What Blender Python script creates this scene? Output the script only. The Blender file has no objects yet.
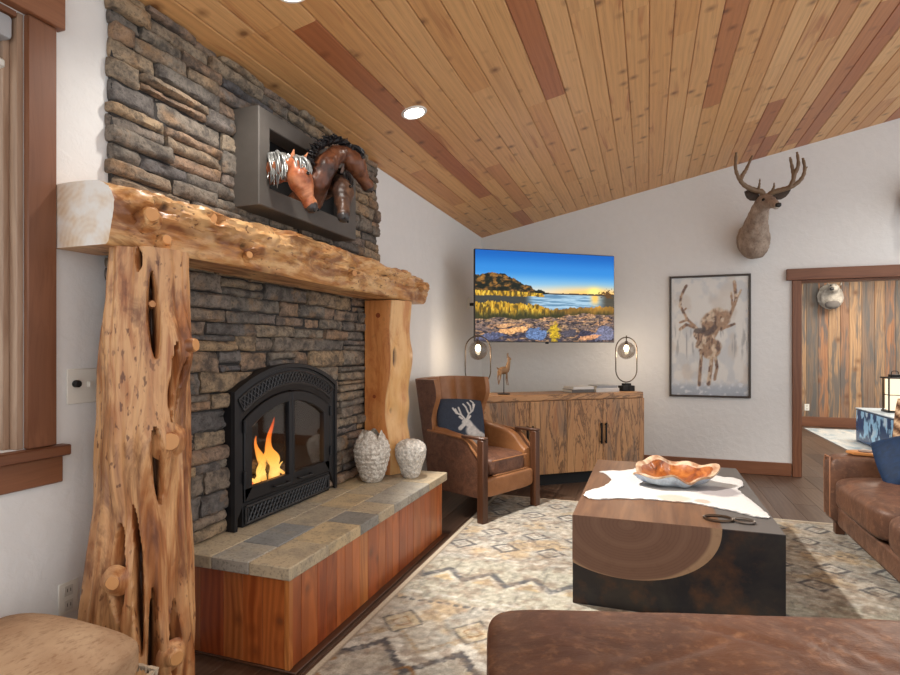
import bpy, bmesh, math, random
import numpy as np
from mathutils import Vector, Matrix, noise as mn
random.seed(7)
R = math.radians
V = Vector
SC = bpy.context.scene
COL = SC.collection

# ------------------------------------------------------------------ helpers
def lin(r, g, b):
    f = lambda c: (c/255/12.92) if c/255 <= .04045 else ((c/255+.055)/1.055)**2.4
    return (f(r), f(g), f(b), 1.0)

def world_matrix(o):
    m = o.matrix_basis.copy()
    while o.parent:
        o = o.parent
        m = o.matrix_basis @ m
    return m

def newbm():
    bm = bmesh.new()
    bm.verts.layers.float.new('rnd')
    bm.verts.layers.float_vector.new('pc')
    return bm

def stamp(bm, verts, rnd=None, grain=0, off=None):
    lr = bm.verts.layers.float['rnd']; lp = bm.verts.layers.float_vector['pc']
    r = random.random() if rnd is None else rnd
    o = V((random.uniform(0, 40), random.uniform(0, 40), random.uniform(0, 40))) if off is None else V(off)
    ax = [(0, 1, 2), (1, 0, 2), (2, 0, 1)][grain]
    for v in verts:
        v[lr] = r
        v[lp] = V((v.co[ax[0]], v.co[ax[1]], v.co[ax[2]])) + o

def box(bm, lo, hi, bev=0.0, rnd=None, grain=0, seg=1, mat4=None, off=None):
    t = bmesh.new()
    bmesh.ops.create_cube(t, size=1)
    for v in t.verts:
        v.co = V([lo[i] + (v.co[i]+.5)*(hi[i]-lo[i]) for i in range(3)])
    if bev > 0:
        bmesh.ops.bevel(t, geom=list(t.edges), offset=bev, segments=seg, profile=.5, affect='EDGES', clamp_overlap=True)
    return merge(bm, t, rnd, grain, mat4, off)

def merge(bm, t, rnd=None, grain=0, mat4=None, off=None):
    mp = {}
    for v in t.verts:
        mp[v] = bm.verts.new(v.co)
    stamp(bm, mp.values(), rnd, grain, off)
    if mat4 is not None:
        for v in mp.values(): v.co = mat4 @ v.co
    for f in t.faces:
        try:
            nf = bm.faces.new([mp[v] for v in f.verts]); nf.material_index = f.material_index
        except ValueError: pass
    t.free()
    return list(mp.values())

def loft(bm, rings, cap0=True, cap1=True, rnd=None, grain=2, closed=True, off=None):
    vs = [[bm.verts.new(p) for p in r] for r in rings]
    n = len(rings[0])
    for a, b in zip(vs[:-1], vs[1:]):
        for i in range(n if closed else n-1):
            j = (i+1) % n
            try: bm.faces.new((a[i], a[j], b[j], b[i]))
            except ValueError: pass
    if cap0: bm.faces.new(vs[0][::-1])
    if cap1: bm.faces.new(vs[-1])
    allv = [v for r in vs for v in r]
    stamp(bm, allv, rnd, grain, off)
    return allv

def tube(bm, pts, rad, n=8, closed=False, rnd=None, flat=1.0, flats=1.0):
    pts = [V(p) for p in pts]
    m = len(pts)
    rads = rad if isinstance(rad, (list, tuple)) else [rad]*m
    rings = []
    up = None
    for i, p in enumerate(pts):
        if closed: d = pts[(i+1) % m]-pts[i-1]
        else: d = pts[min(i+1, m-1)]-pts[max(i-1, 0)]
        d.normalize()
        if up is None:
            up = V((0, 0, 1)) if abs(d.z) < .9 else V((1, 0, 0))
        s = d.cross(up)
        if s.length < 1e-5: s = d.cross(V((0, 1, 0)))
        s.normalize(); up = s.cross(d).normalized()
        rings.append([p + s*math.cos(2*math.pi*k/n)*rads[i]*flats + up*math.sin(2*math.pi*k/n)*rads[i]*flat for k in range(n)])
    if closed:
        rings.append(rings[0])
        return loft(bm, rings, False, False, rnd)
    return loft(bm, rings, True, True, rnd)

def smooth_path(pts, k=6):
    pts = [V(p) for p in pts]; out = []
    for i in range(len(pts)-1):
        p0 = pts[max(i-1, 0)]; p1 = pts[i]; p2 = pts[i+1]; p3 = pts[min(i+2, len(pts)-1)]
        for j in range(k):
            t = j/k
            out.append(.5*((2*p1)+(p2-p0)*t+(2*p0-5*p1+4*p2-p3)*t*t+(3*p1-p0-3*p2+p3)*t**3))
    out.append(pts[-1]); return out

def lerp_list(v, n):
    m = len(v)-1; out = []
    for i in range(n):
        t = i/(n-1)*m; a = min(int(t), m-1); out.append(v[a]+(v[a+1]-v[a])*(t-a))
    return out

def cyl(bm, p0, p1, r0, r1=None, n=20, bev=0, rnd=None):
    r1 = r0 if r1 is None else r1
    p0, p1 = V(p0), V(p1); d = (p1-p0)
    if bev:
        dn = d.normalized()*bev
        return tube(bm, [p0, p0+dn*.001, p0+dn, p1-dn, p1-dn*.001, p1], [r0-bev, r0-bev, r0, r1, r1-bev, r1-bev], n, rnd=rnd)
    return tube(bm, [p0, p1], [r0, r1], n, rnd=rnd)

def lathe(bm, prof, n=28, c=(0, 0, 0), fn=None, rnd=None):
    rings = []
    for (r, z) in prof:
        ring = []
        for k in range(n):
            a = 2*math.pi*k/n
            rr = r if fn is None else fn(a, z, r)
            ring.append(V((c[0]+rr*math.cos(a), c[1]+rr*math.sin(a), c[2]+z)))
        rings.append(ring)
    return loft(bm, rings, True, True, rnd)

def obj(name, bm, mat, parent=None, world=True, ang=40, smooth=True, origin=None):
    """link a bmesh as one mesh object; world=True: the verts are in world space"""
    bmesh.ops.recalc_face_normals(bm, faces=bm.faces)
    me = bpy.data.meshes.new(name)
    if parent is not None and world:
        bm.transform(world_matrix(parent).inverted())
    if parent is None and origin is not None:
        bm.transform(Matrix.Translation(-V(origin)))
    bm.to_mesh(me); bm.free()
    for m in (mat if isinstance(mat, (list, tuple)) else [mat]): me.materials.append(m)
    if smooth:
        me.polygons.foreach_set('use_smooth', [True]*len(me.polygons))
        me.set_sharp_from_angle(angle=R(ang))
    o = bpy.data.objects.new(name, me); COL.objects.link(o)
    if parent is not None: o.parent = parent
    elif origin is not None: o.location = origin
    return o

def mesh_obj(name, me, mat, parent=None):
    for m in (mat if isinstance(mat, (list, tuple)) else [mat]): me.materials.append(m)
    o = bpy.data.objects.new(name, me); COL.objects.link(o)
    if parent: o.parent = parent
    return o

def tag(o, label, cat, group=None, kind=None):
    if label: o['label'] = label
    if cat: o['category'] = cat
    if group: o['group'] = group
    if kind: o['kind'] = kind
    return o

def thing(name, loc, label, cat, rotz=0.0, group=None):
    o = bpy.data.objects.new(name, None); COL.objects.link(o)
    o.empty_display_size = .05
    o.location = loc; o.rotation_euler = (0, 0, rotz)
    return tag(o, label, cat, group)

def struct(o):
    o['kind'] = 'structure'; return o

def dup(root, loc=None, rotz=None, label=None):
    r = root.copy(); COL.objects.link(r)
    if loc is not None: r.location = loc
    if rotz is not None: r.rotation_euler = (0, 0, rotz)
    if label: r['label'] = label
    for ch in list(root.children):
        c = ch.copy(); COL.objects.link(c); c.parent = r
        for g in list(ch.children):
            d = g.copy(); COL.objects.link(d); d.parent = c
    return r

def fbm(p, o=4):
    return mn.fractal(V(p), 1.0, 2.0, o)

def superbox(bm, c, half, p=4.0, n=10, rnd=None, puff=None, mat4=None):
    """rounded, slightly swollen box (cushions)"""
    t = bmesh.new()
    bmesh.ops.create_cube(t, size=2)
    bmesh.ops.subdivide_edges(t, edges=list(t.edges), cuts=n, use_grid_fill=True)
    for v in t.verts:
        x, y, z = v.co
        l = (abs(x)**p+abs(y)**p+abs(z)**p)**(1/p)
        q = V((x/l, y/l, z/l))
        q = V((q.x*half[0], q.y*half[1], q.z*half[2]))
        if puff: q = puff(q)
        v.co = q
    m = Matrix.Translation(V(c)) @ (mat4 if mat4 is not None else Matrix.Identity(4))
    return merge(bm, t, rnd, 0, m)

def organic(name, prims, voxel, mat, parent=None, smooth=8, disp=None):
    """one continuous skin over ellipsoids ('s',centre,radii,euler) and tapered limbs ('c',p0,r0,p1,r1)"""
    bm = bmesh.new()
    def ell(c, rad, e=(0, 0, 0), seg=16):
        t = bmesh.ops.create_uvsphere(bm, u_segments=seg, v_segments=10, radius=1)['verts']
        from mathutils import Euler
        m = Matrix.Translation(V(c)) @ Euler(e).to_matrix().to_4x4() @ Matrix.Diagonal((*rad, 1))
        for v in t: v.co = m @ v.co
    for q in prims:
        if q[0] == 's': ell(q[1], q[2], q[3] if len(q) > 3 else (0, 0, 0))
        else:
            p0, r0, p1, r1 = V(q[1]), q[2], V(q[3]), q[4]
            k = max(2, int((p1-p0).length/(min(r0, r1)*.45))+1)
            for i in range(k+1):
                f = i/k; ell(p0.lerp(p1, f), [r0+(r1-r0)*f]*3, seg=12)
    me = bpy.data.meshes.new(name+'_src'); bm.to_mesh(me); bm.free()
    t = bpy.data.objects.new(name+'_src', me); COL.objects.link(t)
    md = t.modifiers.new('r', 'REMESH'); md.mode = 'VOXEL'; md.voxel_size = voxel
    ms = t.modifiers.new('s', 'SMOOTH'); ms.iterations = smooth; ms.factor = .5
    dg = bpy.context.evaluated_depsgraph_get(); dg.update()
    res = bpy.data.meshes.new_from_object(t.evaluated_get(dg))
    bpy.data.objects.remove(t); bpy.data.meshes.remove(me)
    b = newbm(); b.from_mesh(res); bpy.data.meshes.remove(res)
    if disp:
        b.normal_update()
        mv = [(v, v.co + v.normal*disp(v.co)) for v in b.verts]
        for v, c in mv: v.co = c
    stamp(b, b.verts, .5)
    return obj(name, b, mat, parent, ang=80)

def paint_grid(name, nx, ny, posf, colf, mat, parent=None, world=True, thick=0.0):
    """grid surface whose own printed / woven colours are stored per vertex"""
    us, vs = np.meshgrid(np.linspace(0, 1, nx), np.linspace(0, 1, ny))
    us, vs = us.ravel(), vs.ravel()
    P = posf(us, vs)
    rgb = np.clip(colf(us, vs), 0, 1)
    rgb = np.where(rgb <= .04045, rgb/12.92, ((rgb+.055)/1.055)**2.4)
    if parent is not None and world:
        M = np.array(world_matrix(parent).inverted())
        P = P @ M[:3, :3].T + M[:3, 3]
    idx = np.arange(nx*ny).reshape(ny, nx)
    F = np.stack([idx[:-1, :-1], idx[:-1, 1:], idx[1:, 1:], idx[1:, :-1]], -1).reshape(-1, 4)
    me = bpy.data.meshes.new(name)
    me.from_pydata(P.tolist(), [], F.tolist())
    a = me.attributes.new('Col', 'FLOAT_COLOR', 'POINT')
    a.data.foreach_set('color', np.concatenate([rgb, np.ones((len(rgb), 1))], 1).astype(np.float32).ravel())
    me.polygons.foreach_set('use_smooth', [True]*len(me.polygons))
    me.update()
    return mesh_obj(name, me, mat, parent)

RNG = np.random.default_rng(3)
LAT = RNG.random((256, 256))
def vn(x, y):
    xi = np.floor(x).astype(int); yi = np.floor(y).astype(int)
    fx = x-xi; fy = y-yi
    fx = fx*fx*(3-2*fx); fy = fy*fy*(3-2*fy)
    g = lambda i, j: LAT[i % 256, j % 256]
    return (g(xi, yi)*(1-fx)+g(xi+1, yi)*fx)*(1-fy)+(g(xi, yi+1)*(1-fx)+g(xi+1, yi+1)*fx)*fy
def nfbm(x, y, o=4):
    s = 0; a = .5
    for i in range(o):
        s = s+a*vn(x*2**i+17*i, y*2**i+31*i); a *= .5
    return s/(1-.5**o)
def sm(a, b, x):
    t = np.clip((x-a)/(b-a), 0, 1); return t*t*(3-2*t)
def mixc(c, d, f):
    return c*(1-f[:, None])+np.array(d)/255*f[:, None]
def segd(u, v, pts):
    d = np.full(u.shape, 9.)
    for (a, b), (c, e) in zip(pts[:-1], pts[1:]):
        L = (c-a)**2+(e-b)**2
        t = np.clip(((u-a)*(c-a)+(v-b)*(e-b))/max(L, 1e-9), 0, 1)
        d = np.minimum(d, np.hypot(u-a-t*(c-a), v-b-t*(e-b)))
    return d
def elld(u, v, cx, cy, rx, ry, rot=0):
    c, s = math.cos(rot), math.sin(rot)
    x = (u-cx)*c+(v-cy)*s; y = -(u-cx)*s+(v-cy)*c
    return np.sqrt((x/rx)**2+(y/ry)**2)-1

# ------------------------------------------------------------------ materials
class M:
    def __init__(s, name, rough=.6, metal=0.0, spec=.5, coat=0.0, col=None):
        s.m = bpy.data.materials.new(name); s.m.use_nodes = True
        s.t = s.m.node_tree; s.t.nodes.clear()
        s.o = s.t.nodes.new('ShaderNodeOutputMaterial')
        s.b = s.t.nodes.new('ShaderNodeBsdfPrincipled')
        s.t.links.new(s.b.outputs[0], s.o.inputs[0])
        s.b.inputs['Roughness'].default_value = rough; s.b.inputs['Metallic'].default_value = metal
        s.b.inputs['Specular IOR Level'].default_value = spec; s.b.inputs['Coat Weight'].default_value = coat
        s.b.inputs['Coat Roughness'].default_value = .15
        if col: s.b.inputs['Base Color'].default_value = col
    def put(s, sock, val):
        if isinstance(val, bpy.types.NodeSocket): s.t.links.new(val, sock)
        elif val is not None: sock.default_value = val
    def n(s, t, ins=None, **pr):
        nd = s.t.nodes.new('ShaderNode'+t)
        for k, v in pr.items(): setattr(nd, k, v)
        for k, v in (ins or {}).items(): s.put(nd.inputs[k], v)
        return nd
    def set(s, k, v): s.put(s.b.inputs[k], v)
    def ob(s): return s.n('TexCoord').outputs['Object']
    def attr(s, a): return s.n('Attribute', attribute_name=a)
    def pc(s): return s.attr('pc').outputs['Vector']
    def rnd(s): return s.attr('rnd').outputs['Fac']
    def mp(s, vec, sc=(1, 1, 1), loc=(0, 0, 0), rot=(0, 0, 0)):
        return s.n('Mapping', {'Vector': vec, 'Scale': sc, 'Location': loc, 'Rotation': rot}).outputs[0]
    def noise(s, vec, sc, det=4, rough=.55, dist=0):
        return s.n('TexNoise', {'Vector': vec, 'Scale': sc, 'Detail': det, 'Roughness': rough, 'Distortion': dist}).outputs[0]
    def ramp(s, fac, stops, interp='LINEAR'):
        nd = s.n('ValToRGB', {'Fac': fac}); cr = nd.color_ramp; cr.interpolation = interp
        while len(cr.elements) < len(stops): cr.elements.new(.5)
        for e, (p, c) in zip(cr.elements, stops):
            e.position = p; e.color = c if isinstance(c, tuple) else (c, c, c, 1)
        return nd.outputs[0]
    def mix(s, a, b, f, mode='MIX'):
        nd = s.n('Mix', data_type='RGBA', blend_type=mode)
        s.put(nd.inputs[0], f); s.put(nd.inputs[6], a); s.put(nd.inputs[7], b)
        return nd.outputs[2]
    def math(s, op, a, b=None, clamp=False):
        nd = s.n('Math', operation=op, use_clamp=clamp); s.put(nd.inputs[0], a)
        if b is not None: s.put(nd.inputs[1], b)
        return nd.outputs[0]
    def bump(s, h, st=.3, d=.01):
        nd = s.n('Bump', {'Height': h, 'Strength': st, 'Distance': d})
        s.t.links.new(nd.outputs[0], s.b.inputs['Normal'])
    def hsv(s, c, h=.5, sa=1.0, v=1.0):
        return s.n('HueSaturation', {'Color': c, 'Hue': h, 'Saturation': sa, 'Value': v}).outputs[0]

def plain(name, c, rough=.5, metal=0.0, bump=None, var=.0):
    q = M(name, rough, metal, col=c)
    if var:
        f = q.noise(q.ob(), 9)
        q.set('Base Color', q.mix(tuple(x*(1-var) for x in c[:3])+(1,), tuple(min(1, x*(1+var)) for x in c[:3])+(1,), f))
    if bump:
        q.bump(q.noise(q.ob(), bump[0], 5), bump[1], .004)
    return q.m

def wood(name, stops, rough=.5, knots=0.0, grain=1.0, src='pc', axis=0, streak=None, tone=.35, coat=0.0, bumps=.15, warp=.10, kscale=2.6):
    """plank wood: stops = ramp over per-plank random value; grain runs along x of the piece coords"""
    q = M(name, rough, coat=coat)
    if src == 'pc': p = q.pc()
    else:
        p = q.ob()
        if axis == 1: p = q.mp(p, rot=(0, 0, R(90)))
        if axis == 2: p = q.mp(p, rot=(0, R(90), 0))
    base = q.ramp(q.rnd(), stops) if len(stops) > 1 else stops[0][1]
    wv = q.n('TexNoise', {'Vector': q.mp(p, (.9*grain, 2*grain, 2*grain)), 'Scale': 1.6, 'Detail': 2.0}).outputs[1]
    pw = q.n('VectorMath', {0: q.n('VectorMath', {0: wv, 1: (.5, .5, .5)}, operation='SUBTRACT').outputs[0], 1: (0, warp, warp)}, operation='MULTIPLY').outputs[0]
    p0 = p
    p = q.n('VectorMath', {0: p, 1: pw}, operation='ADD').outputs[0]
    w = q.noise(q.mp(p, (.35*grain, 4*grain, 4*grain)), 3.2, 4, .6, .4)
    fine = q.noise(q.mp(p, (1.2*grain, 60*grain, 60*grain)), 2.0, 3, .6)
    rings = q.n('TexWave', {'Vector': q.mp(p, (.12*grain, 1*grain, 1*grain)), 'Scale': 9.0, 'Distortion': 7.0, 'Detail': 2.0, 'Detail Scale': .8}, bands_direction='Y').outputs['Fac']
    streaks = q.noise(q.mp(p, (.25*grain, 9*grain, 9*grain), loc=(2, 5, 1)), 2.4, 3, .55)
    dark = q.mix(base, tuple([.38, .30, .24, 1]), 1.0, 'MULTIPLY')
    f = q.math('MULTIPLY', q.math('ADD', q.math('MULTIPLY', rings, .55), q.math('MULTIPLY', w, .6)), tone)
    c = q.mix(base, dark, f)
    c = q.mix(c, q.mix(base, (.42, .26, .16, 1), 1.0, 'MULTIPLY'), q.math('MULTIPLY', q.ramp(streaks, [(.55, 0.), (.70, 1.)]), tone))
    c = q.mix(c, dark, q.math('MULTIPLY', q.ramp(fine, [(.5, 0.), (.75, 1.)]), .35))
    if streak:
        st = q.noise(q.mp(p, (.5, 6, 6), loc=(3, 1, 2)), 2.2, 3, .6, .6)
        c = q.mix(c, streak[0], q.ramp(st, [(streak[1], 0.), (streak[1]+.12, streak[2])]))
    if knots:
        vo = q.n('TexVoronoi', {'Vector': q.mp(p0, (1.5, 1.5, 1.5)), 'Scale': kscale, 'Randomness': 1.0}, voronoi_dimensions='3D').outputs['Distance']
        wob = q.math('ADD', vo, q.math('MULTIPLY', q.noise(p, 25, 2), .03))
        c = q.mix(c, q.mix(base, (.13, .05, .025, 1), .92), q.ramp(wob, [(.055*knots, 1.), (.1*knots, 0.)]))
        c = q.mix(c, dark, q.ramp(wob, [(.09*knots, .6), (.2*knots, 0.)]))
    q.set('Base Color', c)
    if bumps: q.bump(fine, bumps, .002)
    return q.m
LE_A = 36; LE_C = 520; LE_B = 50; LAMP_W = 6; WORLD = 1.2; EXPO = 0.28
# ------------------------------------------------------------------ material library
def plaster_mat():
    q = M('painted_plaster', .75, spec=.3)
    n1 = q.noise(q.ob(), 14, 5, .6, .3)
    q.set('Base Color', q.mix(lin(222, 221, 219), lin(230, 229, 227), n1))
    q.bump(q.ramp(n1, [(.4, 0.), (.62, 1.)]), .35, .004)
    return q.m
PLASTER = plaster_mat()
PINE = wood('knotty_pine_ceiling', [(0, lin(222, 170, 112)), (.3, lin(230, 182, 126)), (.55, lin(216, 160, 102)), (.8, lin(226, 176, 118)), (.9, lin(196, 132, 84)), (1, lin(176, 108, 68))],
            .42, knots=1.35, tone=.24, kscale=4.0, warp=.04, streak=(lin(170, 104, 62), .60, .8))
FARWOOD = wood('blue_stain_pine_boards', [(0, lin(150, 118, 88)), (.25, lin(190, 152, 112)), (.5, lin(122, 108, 94)), (.75, lin(182, 126, 84)), (1, lin(156, 114, 82))],
               .6, knots=1.3, tone=.55, streak=(lin(84, 82, 80), .47, .85), kscale=2.2)
TRIM = wood('brown_stained_trim', [(0, lin(128, 82, 56)), (1, lin(148, 98, 68))], .45, tone=.5)
TRIMSUN = wood('sunlit_jamb_wood', [(0, lin(176, 146, 122)), (1, lin(186, 156, 132))], .5, tone=.5)  # window jamb wood made paler: sunlight falling on it is put into the colour
REDWOOD = wood('red_cedar_cladding', [(0, lin(184, 92, 42)), (.35, lin(200, 112, 54)), (.6, lin(166, 76, 36)), (.8, lin(212, 134, 70)), (1, lin(170, 84, 40))],
               .36, knots=1.5, tone=.7, coat=.2, warp=.16, kscale=4.2)
FLOORWOOD = wood('dark_plank_floor', [(0, lin(90, 70, 58)), (.5, lin(106, 84, 68)), (1, lin(74, 57, 47))], .38, tone=.7)
CHAIRWOOD = wood('dark_walnut_legs', [(0, lin(84, 52, 34)), (1, lin(92, 58, 38))], .4, tone=.5)

def spalted():
    q = M('spalted_maple', .42)
    p = q.pc()
    base = q.mix(lin(204, 158, 110), lin(174, 122, 78), q.noise(q.mp(p, (.5, 3, 3)), 2, 3))
    a = q.noise(q.mp(p, (.4, 2.2, 2.2)), 1.7, 5, .62, .8)
    c = q.mix(base, lin(98, 90, 84), q.ramp(a, [(.52, 0.), (.62, .7), (.7, .2), (.8, .6)]))
    b = q.noise(q.mp(p, (.5, 3.0, 3.0), loc=(7, 2, 5)), 1.6, 6, .7, 1.6)
    c = q.mix(c, lin(74, 50, 36), q.ramp(b, [(.47, 0.), (.495, .7), (.51, .7), (.54, 0.)]))
    c = q.mix(c, lin(140, 82, 48), q.ramp(b, [(.56, 0.), (.68, .7)]))
    q.set('Base Color', c)
    return q.m
SPALT = spalted()

def stone_mat():
    q = M('ledge_stone', .88, spec=.25)
    p = q.pc()
    base = q.ramp(q.rnd(), [(0, lin(112, 106, 100)), (.2, lin(148, 136, 120)), (.38, lin(168, 144, 114)), (.52, lin(122, 116, 112)), (.68, lin(158, 130, 106)), (.84, lin(136, 126, 114)), (1, lin(98, 96, 98))])
    n1 = q.noise(p, 16, 6, .65)
    n2 = q.noise(p, 60, 4, .7)
    c = q.mix(base, lin(70, 66, 64), q.ramp(n1, [(.38, .75), (.56, 0.)]))
    c = q.mix(c, lin(176, 138, 98), q.ramp(q.noise(p, 7, 4, .6), [(.55, 0.), (.72, .55)]))
    c = q.mix(c, lin(58, 54, 52), q.ramp(n2, [(.3, .7), (.5, 0.)]))
    q.set('Base Color', c)
    q.bump(q.math('ADD', n1, q.math('MULTIPLY', n2, .6)), .8, .012)
    return q.m
STONE = stone_mat()

def paver_mat():
    q = M('tumbled_slate_pavers', .7)
    p = q.pc()
    base = q.ramp(q.rnd(), [(0, lin(190, 168, 132)), (.3, lin(164, 158, 146)), (.5, lin(200, 174, 130)), (.7, lin(130, 134, 136)), (.88, lin(176, 162, 138)), (1, lin(100, 110, 120))])
    n1 = q.noise(p, 9, 6, .65); n2 = q.noise(p, 70, 3, .7)
    c = q.mix(base, lin(98, 98, 98), q.ramp(n1, [(.36, .4), (.52, 0.)]))
    c = q.mix(c, lin(206, 182, 140), q.ramp(q.noise(p, 5, 5), [(.55, 0.), (.75, .4)]))
    c = q.mix(c, lin(80, 76, 72), q.ramp(n2, [(.3, .6), (.48, 0.)]))
    q.set('Base Color', c)
    q.bump(q.math('ADD', n1, q.math('MULTIPLY', n2, .5)), .35, .006)
    return q.m
PAVER = paver_mat()

def log_mat(name, axis, c1, c2, c3, pits=.5):
    """peeled log: long streaks, beetle tracks and pits; 'rnd' > .9 marks the dark inner faces of splits and bark pockets"""
    q = M(name, .42, coat=.10)
    p = q.ob()
    if axis == 1: p = q.mp(p, rot=(0, 0, R(90)))
    if axis == 2: p = q.mp(p, rot=(0, R(90), 0))
    w = q.noise(q.mp(p, (1.1, 9, 9)), 1.6, 5, .6, .7)
    c = q.ramp(w, [(.34, c3), (.46, c1), (.58, c2), (.68, c1), (.76, c3)])
    big = q.noise(p, 3.2, 3, .6, .5)
    c = q.mix(c, c2, q.ramp(big, [(.48, 0.), (.68, .8)]))
    c = q.mix(c, c3, q.ramp(q.noise(q.mp(p, (.5, 1.6, 1.6)), 5.5, 5, .65, .8), [(.52, 0.), (.64, .8)]))
    sp = q.noise(q.mp(p, (.45, 1, 1)), 55, 2, .5)
    reg = q.ramp(q.noise(p, 3, 2), [(.42, 0.), (.58, 1.)])
    c = q.mix(c, lin(92, 48, 24), q.math('MULTIPLY', q.ramp(sp, [(.62, 0.), (.68, .8)]), q.math('MULTIPLY', reg, pits)))
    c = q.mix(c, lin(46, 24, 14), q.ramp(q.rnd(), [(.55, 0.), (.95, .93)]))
    q.set('Base Color', c)
    q.bump(q.noise(q.mp(p, (2, 30, 30)), 2, 4, .6), .25, .003)
    return q.m
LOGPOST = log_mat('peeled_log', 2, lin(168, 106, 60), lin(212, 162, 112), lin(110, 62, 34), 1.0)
LOGBEAM = log_mat('peeled_beam', 1, lin(190, 132, 76), lin(224, 182, 128), lin(128, 76, 40), 1.0)
LOGSLAB = log_mat('orange_sawn_slab', 2, lin(206, 132, 70), lin(216, 146, 84), lin(184, 104, 50), .2)
SAPWOOD = log_mat('pale_live_edge', 2, lin(222, 170, 108), lin(230, 184, 124), lin(196, 130, 72), .1)
def endgrain():
    q = M('sawn_log_end', .5)
    p = q.ob()
    r = q.n('TexWave', {'Vector': p, 'Scale': 16, 'Distortion': 3.0, 'Detail': 3}, wave_type='RINGS', rings_direction='Y').outputs['Fac']
    c = q.mix(lin(214, 184, 150), lin(204, 168, 128), r)
    c = q.mix(c, lin(226, 220, 214), q.ramp(q.noise(p, 7, 4), [(.36, .1), (.56, .9)]))
    q.set('Base Color', c); return q.m
ENDGRAIN = endgrain()
STUBEND = plain('cut_branch_end', lin(206, 148, 92), .55, var=.18)

def leather(name, c1, c2, c3, rough=.42, sc=6.0):
    q = M(name, rough, spec=.45)
    p = q.ob()
    n1 = q.noise(p, sc, 5, .62, .8); n2 = q.noise(p, sc*5, 5, .7)
    c = q.mix(c1, c2, q.ramp(n1, [(.38, 0.), (.66, 1.)]))
    c = q.mix(c, c3, q.ramp(n2, [(.52, 0.), (.7, .55)]))
    q.set('Base Color', c)
    q.set('Roughness', q.ramp(n1, [(.3, rough+.12), (.7, rough-.08)]))
    vo = q.n('TexVoronoi', {'Vector': p, 'Scale': 260.0}).outputs['Distance']
    q.bump(q.math('ADD', q.math('MULTIPLY', n1, 1.6), q.math('MULTIPLY', vo, .12)), .35, .012)
    return q.m
LEATHER = leather('brown_distressed_leather', lin(88, 60, 46), lin(114, 78, 58), lin(146, 106, 80), .45)
LEATHERDK = leather('worn_dark_leather', lin(86, 56, 42), lin(112, 74, 54), lin(130, 92, 68), .5, 14)
LEATHERTAN = leather('saddle_tan_leather', lin(142, 94, 56), lin(156, 104, 64), lin(166, 114, 72), .42, 4)
LEATHERSOFA = leather('oiled_brown_leather', lin(82, 52, 38), lin(106, 70, 51), lin(156, 114, 84), .34, 5)

IRON = plain('black_cast_iron', lin(34, 34, 37), .45, .3, bump=(60, .15))
BLACK = plain('matt_black', lin(14, 13, 13), .7)
BLACKMETAL = plain('black_metal', lin(36, 33, 31), .4, .7)
BRONZE = plain('aged_bronze', lin(86, 72, 58), .4, .8)
CHROME = plain('polished_silver', lin(200, 200, 198), .2, 1.0)
WHITEPLASTIC = plain('ivory_plastic', lin(226, 222, 212), .4)
FIREBRICK = plain('sooty_firebrick', lin(44, 40, 38), .9, var=.3)

def glass_mat(name, tint, rough=.02, refl=.5):
    q = M(name)
    tr = q.n('BsdfTransparent', {'Color': tint}); gl = q.n('BsdfGlossy', {'Roughness': rough, 'Color': (1, 1, 1, 1)})
    fc = q.n('LayerWeight', {'Blend': .5}).outputs['Facing']
    mx = q.n('MixShader'); q.put(mx.inputs[0], q.math('MULTIPLY', q.math('ADD', q.math('MULTIPLY', q.math('POWER', fc, 4.0), .6), .04), refl, True))
    q.t.links.new(tr.outputs[0], mx.inputs[1]); q.t.links.new(gl.outputs[0], mx.inputs[2])
    q.t.links.new(mx.outputs[0], q.o.inputs[0]); return q.m
CLEARGLASS = glass_mat('clear_glass', (.97, .98, .97, 1))
FIREGLASS = glass_mat('firebox_glass', (.93, .92, .9, 1), .03, 1.0)
SMOKEGLASS = glass_mat('smoked_lamp_glass', (.66, .62, .58, 1), .02, 1.8)

def emit(name, col, st):
    q = M(name); e = q.n('Emission', {'Color': col, 'Strength': st})
    q.t.links.new(e.outputs[0], q.o.inputs[0]); return q.m
BULB = emit('lamp_bulb_glow', (1, .86, .62, 1), 14)
DOWNLIGHT = emit('downlight_lens', (1, .95, .86, 1), 22)
LANTERN = emit('lantern_glow', (1, .80, .55, 1), 1.25)

def col_mat(name, rough=.85, spec=.3, emission=0.0, bump=None, fuzz=None):
    q = M(name, rough, spec=spec)
    c = q.attr('Col').outputs['Color']
    if fuzz:
        f = q.noise(q.ob(), fuzz, 3, .7)
        c = q.mix(c, q.mix(c, (.5, .48, .45, 1), 1.0, 'MULTIPLY'), q.ramp(f, [(.35, .55), (.6, 0.)]))
    if emission:
        q.set('Base Color', (.01, .01, .01, 1)); q.set('Emission Color', c); q.set('Emission Strength', emission)
    else: q.set('Base Color', c)
    if bump: q.bump(q.noise(q.ob(), bump[0], 3), bump[1], .006)
    return q.m
SCREEN = col_mat('lit_screen', .2, .12, emission=1.0)
PRINT = col_mat('printed_paper', .6)
RUGMAT = col_mat('woven_wool_rug', .95, .1, bump=(180, .5), fuzz=150)
CUSHIONPRINT = col_mat('printed_cushion_cloth', .9, .15, bump=(260, .2))
BLUEPRINT = col_mat('blue_marbled_lacquer', .25, .5)

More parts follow.
